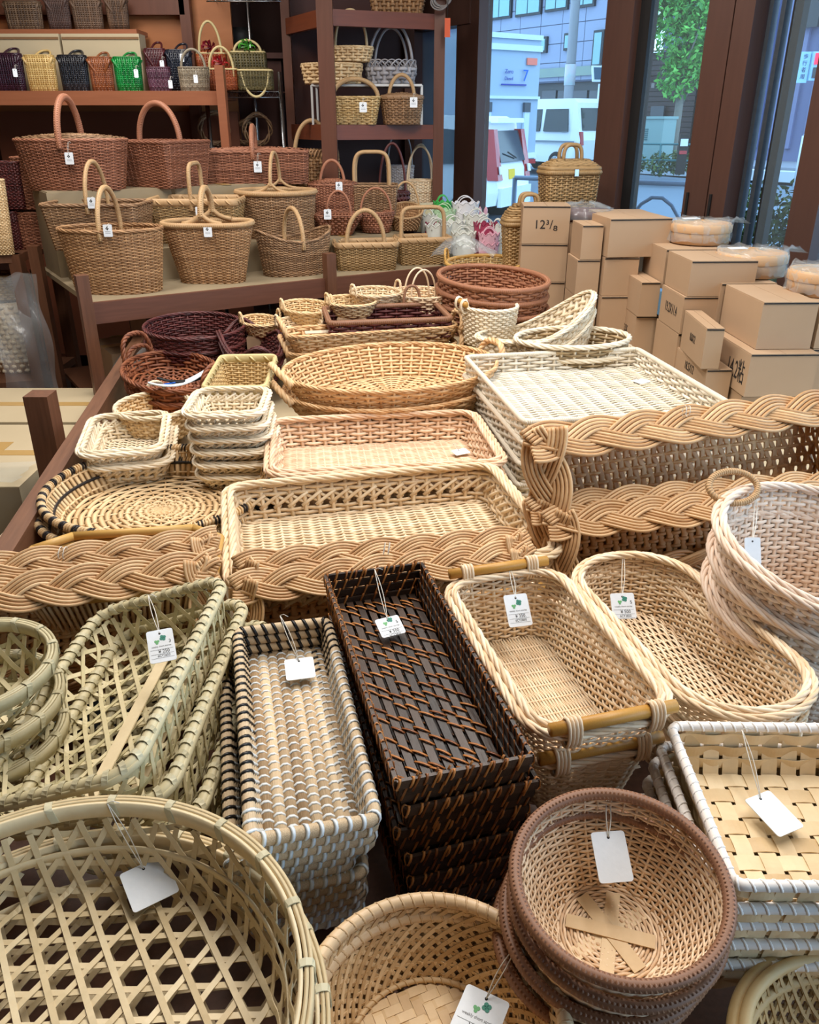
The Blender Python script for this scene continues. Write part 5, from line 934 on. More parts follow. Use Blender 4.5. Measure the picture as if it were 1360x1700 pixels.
filmpiece('clear bag film draped over the plastic baskets', (xat(770, 4.36, .95), 4.36, zat(4.36, 420)), .16, .07, .09, 21, True); 

# ================= TRAYS AND BASKETS ON THE TABLE =================
def ovl(name, label, cat, l, r, far, near, z, h, **k):
    """oval from its left/right pixels and far/near rows at rim height z"""
    A, B = W(*l, z), W(*r, z); cx_ = (l[0] + r[0]) / 2; fa, ne = W(cx_, far, z), W(cx_, near, z); ctr = (fa + ne) / 2 * .5 + (A + B) / 2 * .5; a = np.hypot(*(B - A)[:2]) / 2; b = np.hypot(*(fa - ne)[:2]) / 2; rz = k.pop('rz', math.atan2((B - A)[1], (B - A)[0]))
    return basket(name, label, cat, (ctr[0], ctr[1], z - h), rz, a * k.pop('sa', 1), b * k.pop('sb', 1), h, **k)
t_ = tray('lattice_tray', 'large cream rectangular tray with crossed lattice sides, in front of the pinkish one', 'tray', [(388, 1000), (888, 908), (838, 768), (376, 812)], .72, .095, r=.05, flare=.025, rows=9, st=64, m=creamy, rim='double', rr=.011, xz=(.36, .72), bst=13, brows=64, amp=.003)
t_ = tray('deep_tray', 'pinkish natural rectangular tray with rounded corners and a tag', 'tray', [(452, 790), (845, 772), (790, 688), (440, 697)], .72, .085, r=.05, flare=.03, rows=8, st=56, m=pinkish, rim='double', rr=.011, bst=14, brows=64, pair=1, sa=.98)
stack(t_, 1, .05, ['second pinkish tray nested under the tagged one'])
hang_tag('tag lying in the pinkish natural tray', W(765, 750, .655), (.1, 0, .5), .05, .035, knot=W(752, 738, .675), print_=False); 
t_ = tray('square_tray', 'large white rectangular tray, top of the white stack, with a tag inside', 'tray', [(862, 702), (1215, 685), (1062, 575), (785, 600)], .82, .065, r=.012, flare=.008, rows=6, st=56, m=whitew, rim='wrap', rr=.008, bst=11, brows=72)
stack(t_, 3, .062, ['second large white tray from the top of the white stack', 'third large white tray from the top of the white stack', 'lowest large white tray of the white stack'], jit=.006)
hang_tag('tag lying inside the large white tray', W(1065, 633, .768), (.05, 0, .6), .05, .04, knot=W(1050, 628, .775))
t_ = ovl('oval_basket', 'big orange willow oval basket with twisted ear handles, in front of the willow tray', 'basket', (478, 628), (816, 590), 572, 650, .80, .11, flare=.075, rows=11, st=50, m=willow, rim='twist', rr=.007, handles=[('ear', .0, .15, .06, .011, 'twist', .4), ('ear', .5, .15, .06, .011, 'twist', .6)], fl_p=1.2, sw=1.05)
stack(t_, 1, .06, ['second orange willow oval basket nested below the big one'], jit=.006)
t_ = tray('willow_tray', 'orange willow rectangular tray with twisted ear handles behind the big oval', 'tray', [(472, 561), (772, 545), (735, 527), (478, 549)], .82, .08, r=.06, flare=.04, rows=7, st=44, m=willow, rim='twist', rr=.007, handles=[('ear', .0, .13, .06, .010, 'twist', .2), ('ear', .5, .13, .06, .010, 'twist', .3)])
stack(t_, 1, .07, ['second orange willow rectangular tray under the first'])
pl_ = MB().box((0, 0, 0), (.10, .025, .002)).build('paper_slip', mat('buff_paper', (214, 196, 170)), None, None, False); pl_.location = tuple(W(528, 551, .815)); pl_.rotation_euler = (.2, 0, .2); tagp(pl_, 'buff paper slip on the rim of the willow rectangular tray', 'slip')
tray('shallow_tray', 'dark red rectangular tray with thick cane bound frame', 'tray', [(545, 541), (738, 530), (730, 504), (543, 516)], .85, .07, r=.012, flare=.005, rows=6, st=34, m=darkred, rim='wrap', rr=.011, rimm=dkwrap, handles=[('ear', .25, .07, .09, .006, 'wrap', .1)])
s_ = thing('support_carton', 'low carton under the dark red framed tray', 'box', (xat(640, 3.3, .7), 3.3, T0), .05); solid(MB().box((0, 0, .108), (.38, .2, .216)), 'body', card, s_); solid(MB().box((0, 0, .218), (.37, .19, .004)), 'top_flap', card, s_)
t_ = ovl('oval_basket', 'terracotta rattan oval basket with cut out hand grips, top of its stack', 'basket', (737, 468), (896, 460), 441, 484, .95, .10, flare=.02, rows=9, st=44, m=terra, rim='wrap', rr=.011, handles=[('ear', .03, .14, -.04, .008, 'wrap', 0.)])
stack(t_, 2, .055, ['second terracotta rattan oval basket in the stack', 'lowest terracotta rattan oval basket in the stack']); sc_ = t_.location
s_ = thing('support_carton', 'carton under the terracotta oval stack', 'box', (sc_[0], sc_[1], T0), .05); solid(MB().box((0, 0, .085), (.22, .2, .17)), 'body', card, s_); solid(MB().box((0, 0, .172), (.21, .19, .004)), 'top_flap', card, s_)
ovl('oval_tray', 'yellow brown plaited oval tray with thin rope grips near the plastic baskets', 'tray', (742, 436), (872, 440), 424, 449, .92, .05, flare=.02, rows=5, st=40, m=tan_, rim='wrap', rr=.009, rimm=pole, handles=[('ear', .5, .1, .07, .006, 'twist', .1), ('ear', .0, .1, .06, .006, 'twist', .6)])
s_ = thing('support_carton', 'carton under the yellow brown plaited oval tray', 'box', (.33, 4.24, T0), .05); solid(MB().box((0, 0, .15), (.22, .2, .3)), 'body', card, s_); solid(MB().box((0, 0, .302), (.21, .19, .004)), 'top_flap', card, s_)
t_ = ovl('boat_basket', 'ivory boat shaped basket whose rim sweeps up into a high hood', 'basket', (792, 542), (984, 536), 528, 553, .86, .18, flare=.03, rows=13, st=48, m=paler, rim='double', rr=.008, hf=lambda x, y: .80 + .80 * np.clip((x + .15) / 1.15, 0, 1) ** 1.5, rz=.25)
stack(t_, 1, .055, ['second ivory boat basket nested under the hooded one']); 
ovl('handled_basket', 'cream basket with short wooden bar handle behind the boat basket', 'basket', (768, 510), (856, 506), 497, 519, .90, .14, flare=.015, rows=16, st=40, m=paler, rim='twist', rr=.008, handles=[('bar', -1, .1, .011)], rz=.25)
t_ = ovl('oval_basket', 'shallow oval basket of grey rush weave with cream rim', 'basket', (857, 566), (1044, 560), 536, 590, .84, .06, flare=.02, rows=6, st=24, m=grime, stm=paler, stw=.9, rim='twist', rr=.010, rimm=paler, sb=.6, rz=.2)
stack(t_, 1, .05, ['second grey rush oval basket nested below'], drift=(.02, .01))
t_ = ovl('whipped_rim_tray', 'round willow tray with black and cream whipped rim', 'tray', (73, 824), (450, 792), 745, 884, .67, .075, flare=.045, rows=3, st=96, m=natural, stm=natural, rim=None, stw=2.2, amp=.002, sw=.25, brows=15, thin=1., ss=2)
def whipped(t, a, b, h, r):
    p, n = Plan('o', a, b).pts(np.arange(240) / 240); P = np.c_[p, np.full(240, h)]; N = np.c_[n, 0 * n[:, :1]]; k = 210
    tt, L = arclen_t(a, b, k); mb = MB(); bl = MB()
    for i in range(k):
        s = i / k; q, nn = Plan('o', a, b).pts(np.array([s, s + .004])); c = np.array([q[0][0], q[0][1], h]); nv = np.array([nn[0][0], nn[0][1], 0]); tv = np.array([q[1][0] - q[0][0], q[1][1] - q[0][1], 0]); tv /= np.linalg.norm(tv); th = np.linspace(-.6, pi + .6, 8)
        pts = c + nv * (r * np.cos(th))[:, None] + np.array([0, 0, 1.]) * (r * np.sin(th))[:, None] + tv * (np.linspace(-.4, .4, 8) * L / k)[:, None]
        (bl if (i % 5 in (0, 1) ) else mb).sweep(pts, tv, L / k * .45, r * .25, k=5)
    mb.build('rim_binding', natural, t, 'stuff'); bl.build('black_rim_binding', stripeb, t, 'stuff', label='black whipped bindings'); MB().sweep(P, N, r * .8, k=6, closed=True).build('rim_core', natural, t)
    v = .5; p2, n2 = Plan('o', a, b).pts(np.arange(200) / 200, .045 * .45); MB().sweep(np.c_[p2 - n2 * .004, np.full(200, h * .5)], np.c_[n2, 0 * n2[:, :1]], .005, .004, k=6, closed=True).build('black_band', stripeb, t, label='thin black band inside the wall')
def dims_of(l, r, far, near, z):
    A, B = W(*l, z), W(*r, z); cx_ = (l[0] + r[0]) / 2; return np.hypot(*(B - A)[:2]) / 2, np.hypot(*(W(cx_, far, z) - W(cx_, near, z))[:2]) / 2
whipped(t_, *dims_of((73, 824), (450, 792), 745, 884, .67), .075, .009)
stack(t_, 1, .035, ['second black and cream whipped rim tray under the first'], drift=(-.012, -.012))
cor = [(112, 765), (268, 745), (281, 685), (168, 692)]
t_ = tray('lattice_basket', 'cream lattice basket beside the table rail, top of its pile', 'basket', cor, .70, .075, r=.05, flare=.035, rows=8, st=36, m=paler, rim='double', rr=.010, xz=(.55, .86)); stack(t_, 1, .04, ['second cream lattice basket in the pile by the rail'], drift=(.02, .0))
cor = [(297, 692), (433, 690), (448, 645), (334, 649)]
t_ = tray('lattice_basket', 'small cream lattice basket, top of the tall lattice stack', 'basket', cor, .82, .06, r=.045, flare=.035, rows=7, st=32, m=paler, rim='double', rr=.009, xz=(.5, .85)); stack(t_, 5, .036, '{} small cream lattice basket from the top of the tall lattice stack', drift=(.004, -.002))
ovl('oval_basket', 'natural oval basket with small loop handle behind the lattice baskets', 'basket', (192, 676), (318, 668), 657, 700, .70, .09, flare=.02, rows=9, st=36, m=natural, rim='twist', rr=.009, rimm=paler, handles=[('ear', .25, .06, .05, .006, 'wrap', .1)])
tray('plaited_box', 'yellow bamboo plaited rectangular basket with bound rim', 'basket', [(340, 650), (448, 650), (452, 597), (364, 597)], .80, .16, r=.025, flare=.04, rows=24, st=46, brows=44, m=tan_, rim='band', rr=.010, rimm=tanrim)
t_ = ovl('oval_basket', 'buff red brown oval basket with two arched ear handles, holding two scoops', 'basket', (207, 625), (360, 606), 586, 655, .72, .06, flare=.02, rows=5, st=32, m=redbrown, rim='twist', rr=.009, handles=[('ear', .30, .15, .10, .009, 'twist', .15), ('ear', .82, .15, .08, .009, 'twist', .15)])
stack(t_, 1, .05, ['second buff red brown oval basket nested under the one with scoops'], jit=.008)
for i, (c, rz, m, lb, py) in enumerate([((300, 640), .75, whitep, 'white plastic blade shaped scoop with blue print lying in the red brown basket', 0), ((318, 634), .6, blackm, 'black blade shaped scoop lying beside the white one', 0)]):
    p = W(c[0], c[1], .725); t = thing('scoop', lb, 'scoop', tuple(p), rz); u = np.linspace(-1, 1, 12); P = np.stack([u * .12, .01 * np.sin(u * 2), .006 + .03 * u ** 2], 1); wv = .02 * np.sqrt(np.clip(1 - (u * .96) ** 2, .04, 1)); MB().sweep(P, (0, 0, 1), wv[None], .004, k=8, tint=.5).build('blade', m, t)
    if i == 0: MB().box((-.04, 0, .016), (.04, .012, .002)).build('blue_print', blue, t, None, False)
t_ = ovl('oval_basket', 'dark maroon oval basket at the far corner of the table', 'basket', (240, 547), (405, 534), 521, 566, .78, .10, flare=.02, rows=11, st=44, m=darkred, rim='twist', rr=.008); stack(t_, 1, .06, ['second dark maroon oval basket underneath at the far corner'])
t_ = ovl('scalloped_basket', 'dark maroon basket with deeply dipped scalloped rim', 'basket', (366, 560), (462, 552), 532, 584, .79, .11, flare=.03, rows=12, st=36, m=darkred, rim='double', rr=.007, hf=lambda x, y: .86 + .22 * np.cos(4 * np.arctan2(y, x) + .6)); stack(t_, 1, .035, ['second dark maroon scalloped basket below']); 
SMALL = [('small natural oval basket with two loop handles at the back of the table', (470, 515), (548, 508), 494, 524, .85, natural, 2), ('small natural basket with wavy rim beside the dark red tray', (462, 542), (532, 534), 524, 548, .82, creamy, 2), ('small natural basket behind the maroon oval', (402, 536), (462, 530), 521, 546, .80, natural, 2),
         ('small braided natural basket behind the dark red framed tray', (545, 505), (620, 498), 488, 512, .88, natural, 1), ('small pale basket with loop handle near the shelf post', (588, 490), (660, 482), 474, 496, .90, creamy, 2)]
for (lb, l, r, fa, ne, z, m, nh) in SMALL:
    ovl('small_basket', lb, 'basket', l, r, fa, ne, z - .01, .05, flare=.025, rows=6, st=26, m=m, rim='twist', rr=.007, handles=[('ear', .5, .05, .05, .005, 'twist', .1), ('ear', .0, .05, .05, .005, 'twist', .1)][:nh], sb=.8)
    A, B = W(*l, z), W(*r, z); c_ = (A + B) / 2; s_ = thing('support_carton', 'low brown carton supporting the ' + ' '.join(lb.split()[:7]), 'box', (c_[0], c_[1] + .02, T0), .05); hh = z - .06 - T0; solid(MB().box((0, 0, (hh - .004) / 2), (.12, .1, hh - .004)), 'body', card, s_); solid(MB().box((0, 0, hh - .002), (.115, .095, .004)), 'top_flap', card, s_)
ovl('hoop_handled_basket', 'little cream basket with two tall thin hoop handles by the shelf end', 'basket', (657, 490), (738, 482), 474, 500, .88, .07, flare=.02, rows=7, st=28, m=cream, rim='twist', rr=.005, sb=.8, handles=[('arch', 'x', .10, .06, .004, 'plain', 2., .03), ('arch', 'x', .10, .06, .004, 'plain', 2., -.03)])
s_ = thing('support_carton', 'carton under the little cream hoop handled basket', 'box', (xat(698, 3.62, .8), 3.62, T0), .05); solid(MB().box((0, 0, .122), (.16, .12, .244)), 'body', card, s_); solid(MB().box((0, 0, .246), (.155, .115, .004)), 'top_flap', card, s_)
# octagonal pole rim tray
oc = thing('octagonal_tray', 'octagonal tray with a yellow bamboo pole rim behind the near braided tray', 'tray', (0, 0, 0)); z = .735; pf = [W(55, 912, z), W(122, 890, z), W(322, 877, z), W(366, 893, z)]; pts = [p[:2] for p in pf]; d_ = np.array([.02, -.2]); pts = pts + [pts[3] + d_ * .9, pts[2] + d_ * 1.2 + [0, 0], pts[1] + d_ * 1.2, pts[0] + d_ * .8]
for i in range(8):
    a_, b_ = np.array(pts[i]), np.array(pts[(i + 1) % 8])
    for k_ in (0, 1): o = MB().sweep([np.r_[a_, z - .02 * k_], np.r_[(a_ + b_) / 2, z - .02 * k_], np.r_[b_, z - .02 * k_]], (0, 0, 1), .0095, k=10, tint=.5).build('rim_pole', pole, oc)
cc = np.mean(pts, 0); b = MB(); q = 40
for i in range(8):
    a_, b_ = np.array(pts[i]), np.array(pts[(i + 1) % 8]); L = np.hypot(*(b_ - a_)); n = int(L / .012)
    for j in range(n): p = a_ + (b_ - a_) * (j + .5) / n; p2 = p + (cc - p) * .14; b.sweep([np.r_[p, z - .02], np.r_[(p + p2) / 2, z - .06], np.r_[p2, z - .1]], np.r_[cc - p, 0], .004, k=5)
b.build('side_stake_work', natural, oc, 'stuff'); MB().prism([cc + (np.array(p) - cc) * .86 for p in pts], z - .108, z - .1).build('base_panel', natural, oc, None, False)

# ================= BRAIDED RIM TRAYS STANDING ON EDGE =================
def braid(mb, p, q, nrm, wid, thick, strands=5, groups=3, lam=.25, r=.0033, seed=0):
    """flat three-group plait from p to q lying in the plane with normal nrm"""
    p, q, nrm = np.array(p, float), np.array(q, float), np.array(nrm, float); d = q - p; L = np.linalg.norm(d); t = d / L; lat = np.cross(nrm, t); lat /= np.linalg.norm(lat); n = int(L / .008); s = np.linspace(0, L, n); rg = np.random.default_rng(seed)
    for g in range(groups):
        ph = 2 * pi * s / lam + g * 2 * pi / groups + .3; y = np.sin(ph) * wid * .36; z = np.sin(2 * ph + .0) * thick
        for j in range(strands):
            o = (j - (strands - 1) / 2) * r * 2.05; slope = np.cos(ph) * wid * .36 * 2 * pi / lam; f = 1 / np.sqrt(1 + slope ** 2)
            P = p + t * (s - o * slope * f)[:, None] + lat * (y + o * f)[:, None] + nrm * (z)[:, None]; mb.sweep(P, nrm, r, k=6)
def braided_tray(label, tl, tr, ztop, a, b, depth_, lean, m=braidm, wid=.05, lam=.2, r=.0042, group=None, kz=(0, 0), wv=None):
    """tl,tr: pixels of the top braid ends on height ztop; the tray stands on a long side, open toward us"""
    A, B = W(*tl, ztop), W(*tr, ztop); c = (A + B) / 2; rz = math.atan2((B - A)[1], (B - A)[0]); La = np.hypot(*(B - A)[:2]) / 2 if a is None else a
    if kz[0]: c = A + (B - A) / np.linalg.norm(B - A) * La
    th = pi / 2 - lean                 # local z (opening) tips toward the viewer
    R_ = Matrix.Rotation(rz, 4, 'Z') @ Matrix.Rotation(th, 4, 'X'); off = R_ @ Vector((0, b, depth_)); t = thing('braided_tray', label, 'tray', tuple(Vector(c) - off), 0, group, rot=R_.to_euler())
    ins = wid * .30; ia, ib = La - ins, b - ins
    rows = MB(); n = 7
    st = int(2 * ia / .0185); x = (np.arange(st) + .5) / st * 2 * ia - ia; ys = np.linspace(-ib, ib, 14); sl = .004
    rr_ = np.arange(st)[:, None]; P = np.stack([x[:, None] + sl * np.sin(ys * 40)[None] + 0 * rr_, np.broadcast_to(ys, (st, 14)), .004 * np.cos(pi * (np.arange(14)[None] + rr_)) + 0 * x[:, None]], -1); flat = MB(); flat.sweep(P, (0, 0, 1), .0084, .0022, k=6); flat.build('base_stake', backlitw, t, 'stuff')
    yy = np.linspace(-ib, ib, 15)[:, None]; xx = np.linspace(-ia, ia, st * 2)[None]; P = np.stack([xx + 0 * yy, yy + 0 * xx, .005 * np.cos(pi * xx / (ia / st) * .5 + pi * np.arange(15)[:, None])], -1); rows.sweep(P, (0, 0, 1), .0045, k=6); rows.build('base_rod', backlitw, t, 'stuff')
    sd = MB(); pl = Plan('r', ia, ib, .015); N_ = 320; tt = np.arange(N_) / N_
    for i in range(7): pp, nn = pl.pts(tt); d = .003 * np.cos(pi * 80 * tt + pi * i); sd.sweep(np.c_[pp + nn * d[:, None], np.full(N_, depth_ * (i + .6) / 7.4)], np.c_[nn, 0 * nn[:, :1]], depth_ / 15, .003, k=5, closed=True)
    pp, nn = pl.pts(np.arange(80) / 80); sd.sweep(np.stack([np.c_[pp, np.full(80, v)] for v in (0, depth_ / 2, depth_)], 1), np.stack([np.c_[nn, 0 * nn[:, :1]]] * 3, 1), .0045, .003, k=5); sd.build('side_weave', backlitw, t, 'stuff')
    w2 = wid * .55
    for i, (p, q) in enumerate([((-La - .01, b - w2 + .02, 0), (La + .01, b - w2 + .02, 0)), ((-La - .01, -b + w2 - .02, 0), (La + .01, -b + w2 - .02, 0)), ((-La + w2 - .02, -b, 0), (-La + w2 - .02, b, 0)), ((La - w2 + .02, -b, 0), (La - w2 + .02, b, 0))]):
        bm = MB(); flare = [(0, .75, 1), (0, -.75, 1), (-.75, 0, 1), (.75, 0, 1)][i]; nn_ = np.array(flare) / np.linalg.norm(flare); nn_ = np.array([0, 0, 1.]) * .8 + np.array([flare[0], flare[1], 0]) * .8; nn_ /= np.linalg.norm(nn_); z = depth_ + .004
        braid(bm, np.array(p) + [0, 0, z], np.array(q) + [0, 0, z], nn_, wid, .0055, lam=lam, r=r, seed=i); bm.build('braided_edge', m, t, 'stuff')
    return t
braided_tray('braided rim tray standing behind the black seagrass tray, rear one of its pair', (398, 930), (868, 886), .775, None, .12, .07, RAD(18), m=braidm, wid=.060, lam=.25, r=.0031)
braided_tray('braided rim tray standing behind the black seagrass tray, nearer of its pair', (392, 962), (878, 908), .76, None, .12, .07, RAD(18), wid=.064, lam=.25, r=.0032)
braided_tray('braided rim tray behind the green bamboo tray, rear of its pair', (-120, 945), (352, 888), .785, None, .12, .07, RAD(18), wid=.060, lam=.25, r=.0031)
braided_tray('braided rim tray behind the green bamboo tray, nearer of its pair', (-130, 985), (352, 925), .775, None, .12, .07, RAD(18), wid=.072, lam=.25, r=.0036)
braided_tray('tall braided rim tray standing beside the white tray stack', (880, 714), (1400, 652), .95, None, .19, .08, RAD(20), wid=.088, lam=.36, r=.0044)
braided_tray('braided rim tray standing in front of the tall one, rear of two', (884, 832), (1440, 786), .80, None, .13, .07, RAD(18), wid=.068, lam=.30, r=.0035)
braided_tray('braided rim tray standing in front of the tall one, nearer of two', (912, 852), (1460, 800), .79, None, .13, .07, RAD(18), wid=.074, lam=.30, r=.0037)

# ================= FOREGROUND: STRIP-WOVEN BASKETS =================
def unroll(X, Y, a0, b0, Hw, flare, circ, r=.03):
    """flat weave coordinates to a tray: flat inside, walls beyond the base outline. returns pts, normals, wall distance"""
    if circ:
        R_ = np.hypot(X, Y) + 1e-9; dx, dy = X / R_, Y / R_; rho = np.maximum(R_ - a0, 0); bx, by = np.minimum(R_, a0) * dx, np.minimum(R_, a0) * dy
    else:
        a1, b1 = a0 - r, b0 - r; cx_, cy_ = np.clip(X, -a1, a1), np.clip(Y, -b1, b1); ex, ey = X - cx_, Y - cy_; e = np.hypot(ex, ey) + 1e-9; dx, dy = ex / e, ey / e; rho = np.maximum(e - r, 0); m_ = np.minimum(e, r); bx, by = cx_ + dx * m_, cy_ + dy * m_
    up = np.sqrt(1 - flare ** 2); k = .018; s = np.where(rho < k, rho ** 2 / (2 * k), rho - k / 2)   # eased bend
    Z = s * up; o = np.where(rho < k, rho, k + (rho - k) * flare) if 0 else rho * flare + (np.minimum(rho, k) * (1 - flare)) * .6
    P = np.stack([bx + dx * o, by + dy * o, Z], -1); w = np.clip(rho / k, 0, 1); N = np.stack([-dx * w * up, -dy * w * up, 1 - w * (1 - flare)], -1); return P, N / np.linalg.norm(N, axis=-1, keepdims=True), rho
def strips(root, fam, a0, b0, Hw, flare, circ, w, t, m, wave, name='bamboo_strip', r=.03, step=.008, kind=None, skip=0, jit=0., joined=False, ntw=0.):
    """fam: list of (angle, spacing, phase); each strip an object of its own"""
    ext = math.hypot(a0 + Hw, b0 + Hw) + .02; n = int(2 * ext / step); s = np.linspace(-ext, ext, n); J = MB(); cnt = 0
    for f, (ang, sp_, ph) in enumerate(fam):
        u = np.array([cos(ang), sin(ang)]); v = np.array([-sin(ang), cos(ang)]); K = int(ext / sp_) + 1
        for i in range(-K, K + 1):
            d = (i + ph) * sp_ + random.uniform(-jit, jit); X, Y = s * u[0] + d * v[0], s * u[1] + d * v[1]; P, N, rho = unroll(X, Y, a0, b0, Hw, flare, circ, r); ok = rho <= Hw
            if ok.sum() < 5: continue
            idx = np.where(ok)[0]; sl = slice(idx[0], idx[-1] + 1)
            if not ok[sl].all():     # keep the longest run
                runs = np.split(idx, np.where(np.diff(idx) > 1)[0] + 1); rn = max(runs, key=len); sl = slice(rn[0], rn[-1] + 1)
            off = wave(f, i, s[sl], d); Q = P[sl] + N[sl] * off[:, None]; tn = rng.random()
            if len(Q) < 4: continue
            if joined: J.sweep(Q, N[sl], w / 2, t / 2, rect=True, tint=tn)
            else: MB().sweep(Q, N[sl], w / 2, t / 2, rect=True, tint=tn).build(name, m, root, None, False)
    if joined: J.build(name, m, root, 'stuff', False)
def hexfam(s): return [(0., s, .5), (pi / 3, s, .5), (2 * pi / 3, s, .5)]
def hexwave(t): return lambda f, i, s, d: (f - 1) * t * .9 + t * .35 * np.sin(s * 2 * pi / .04 + i * pi + f)
def binding(par, c, nv, tv, hw, hh, w, m, e=.5):
    """a flat band round the rim section at c"""
    th = np.arange(12) * 2 * pi / 12
    P = np.asarray(c) + np.outer(np.sign(np.cos(th)) * np.abs(np.cos(th)) ** e * hw, nv) + np.outer(np.sign(np.sin(th)) * np.abs(np.sin(th)) ** e * hh, [0, 0, 1]) + np.outer(np.sin(th) * w * .4, tv)
    return P
def hoops(root, plan, h, hh, wd, m, offs, bm, nb, bw, name='rim_hoop', lean=0.):
    n = 160; p, nn = plan.pts(np.arange(n) / n); N = np.c_[nn, 0 * nn[:, :1]]
    for o in offs: MB().sweep(np.c_[p + nn * o, np.full(n, h)], N, hh, wd, closed=True, rect=True).build(name, m, root, None, True)
    q, qn = plan.pts((np.arange(nb) + .37) / nb); q2, _ = plan.pts((np.arange(nb) + .37) / nb + .002)
    for i in range(nb):
        tv = np.r_[q2[i] - q[i], 0]; tv /= np.linalg.norm(tv); nv = np.r_[qn[i], 0.]; P = binding(root, np.r_[q[i] + qn[i] * np.mean(offs), h], nv, tv, (max(offs) - min(offs)) / 2 + wd + .0012, hh + .0015, bw, bm)
        MB().sweep(P, tv, bw / 2, .0007, closed=True, rect=True).build('rim_binding', bm, root, None, False) if 0 else MB().sweep(P, np.stack([np.cross(tv, v) for v in np.gradient(P, axis=0)]), bw / 2, .0007, closed=True, rect=True).build('rim_binding', bm, root, None, False)
# big open hexagon-weave round basket
HB = thing('hexagon_weave_basket', 'wide round bamboo basket of open hexagon weave with a blank tag, top of its pair', 'basket', (-.372, .515, .662), .05, 'round hexagon weave baskets')
strips(HB, hexfam(.035), .222, .222, .10, .33, True, .0074, .0012, bamb, hexwave(.0016), jit=.002)
PH = Plan('o', .270, .270); hoops(HB, PH, .098, .011, .0022, bamb, (-.006, .0, .005), bind, 22, .009)
PH2 = Plan('o', .248, .248); p, nn = PH2.pts(np.arange(140) / 140); MB().sweep(np.c_[p, np.full(140, .045)], np.c_[nn, 0 * nn[:, :1]], .006, .0012, closed=True, rect=True).build('side_hoop', bamb, HB)
stack(HB, 1, .052, ['second hexagon weave bamboo basket nested under the blank tagged one'], drift=(.012, -.004), rzj=.06)
# rectangular green bamboo hexagon-weave tray
ctr, a_, b_, RH = quad3([(-14, 1325), (240, 1290), (336, 966), (146, 1030)], (.71, .79, .79, .71))
def hextray(label, loc, rz, full=True, group=None):
    t = thing('hexagon_weave_tray', label, 'tray', loc, 0, group, rot=RH.to_euler()); A, B = a_ + .012, b_ + .0
    if full:
        strips(t, [(0., .034, .5), (pi / 3, .034, .5), (2 * pi / 3, .034, .5)], A - .032, B - .032, .085, .34, False, .0074, .0012, bambg, hexwave(.0014), jit=.0015, r=.03)
        for dx in (0.,): MB().sweep([[dx, -B + .05, .006], [dx, 0, .0065], [dx, B - .05, .006]], (0, 0, 1), .012, .001, rect=True).build('base_slat', bamb, t, None, False)
    pr = Plan('r', A, B, .045); n = 200; p, nn = pr.pts(np.arange(n) / n); N = np.c_[nn, 0 * nn[:, :1]]
    for k, (o, z) in enumerate([(0., 0.), (.0085, -.002)]): MB().sweep(np.c_[p + nn * o, np.full(n, .082 + z)], N, .0085 if k == 0 else .0055, .0095 if k == 0 else .003, closed=True, k=10).build('rim_cane', bambrim, t)
    nb = 62; q, qn = pr.pts((np.arange(nb) + .3) / nb); q2, _ = pr.pts((np.arange(nb) + .3) / nb + .002)
    for i in range(nb):
        tv = np.r_[q2[i] - q[i], 0]; tv /= np.linalg.norm(tv); P = binding(t, np.r_[q[i], .082], np.r_[qn[i], 0.], tv, .0106, .0104, .010, bind, .9); MB().sweep(P, np.stack([np.cross(tv, v) for v in np.gradient(P, axis=0)]), .0042, .0005, closed=True, rect=True).build('rim_binding', bind, t, None, False)
    return t
HT = hextray('greenish bamboo hexagon weave rectangular tray with price tag, top of its pile', tuple(ctr - np.array(RH.col[2]) * .082), 0)
stack(HT, 2, .05, '{} greenish bamboo hexagon weave tray from the top of its pile', drift=(.034, .006), group='green bamboo trays', rzj=.02)
# small round bamboo baskets at the picture edge
SB = thing('open_weave_basket', 'small greenish open weave round bamboo basket, top of the edge stack', 'basket', (-.69, 1.05, .70), .3, 'small open weave bamboo baskets')
strips(SB, hexfam(.036), .075, .075, .085, .45, True, .008, .0014, bambg, hexwave(.0016), jit=.003, step=.006); hoops(SB, Plan('o', .125, .125), .078, .010, .0022, bambrim, (-.005, .0, .005), bind, 14, .009)
stack(SB, 2, .055, ['second small open weave bamboo basket at the edge', 'third small open weave bamboo basket at the edge'], drift=(.004, -.012), rzj=.6)
# oval caned basket at the bottom corner
OC = thing('open_weave_basket', 'honey oval basket with open caned hexagon holes, top of the corner pair', 'basket', (.535, .52, .57), 0, 'caned oval baskets')
strips(OC, [(0., .014, .5), (pi / 3, .014, .5), (2 * pi / 3, .014, .5)], .135, .105, .075, .5, False, .0042, .0011, tan_, hexwave(.0011), r=.10, joined=True, step=.006, name='caned_weave'); pr = Plan('r', .178, .148, .143); p, nn = pr.pts(np.arange(140) / 140)
for o, z in ((-.006, .066), (.006, .063)): MB().sweep(np.c_[p + nn * o, np.full(140, z)], np.c_[nn, 0 * nn[:, :1]], .0075, k=10, closed=True).build('rim', tan_, OC)
stack(OC, 1, .035, ['second caned oval basket under the corner one'], rzj=.05, drift=(.004, 0))
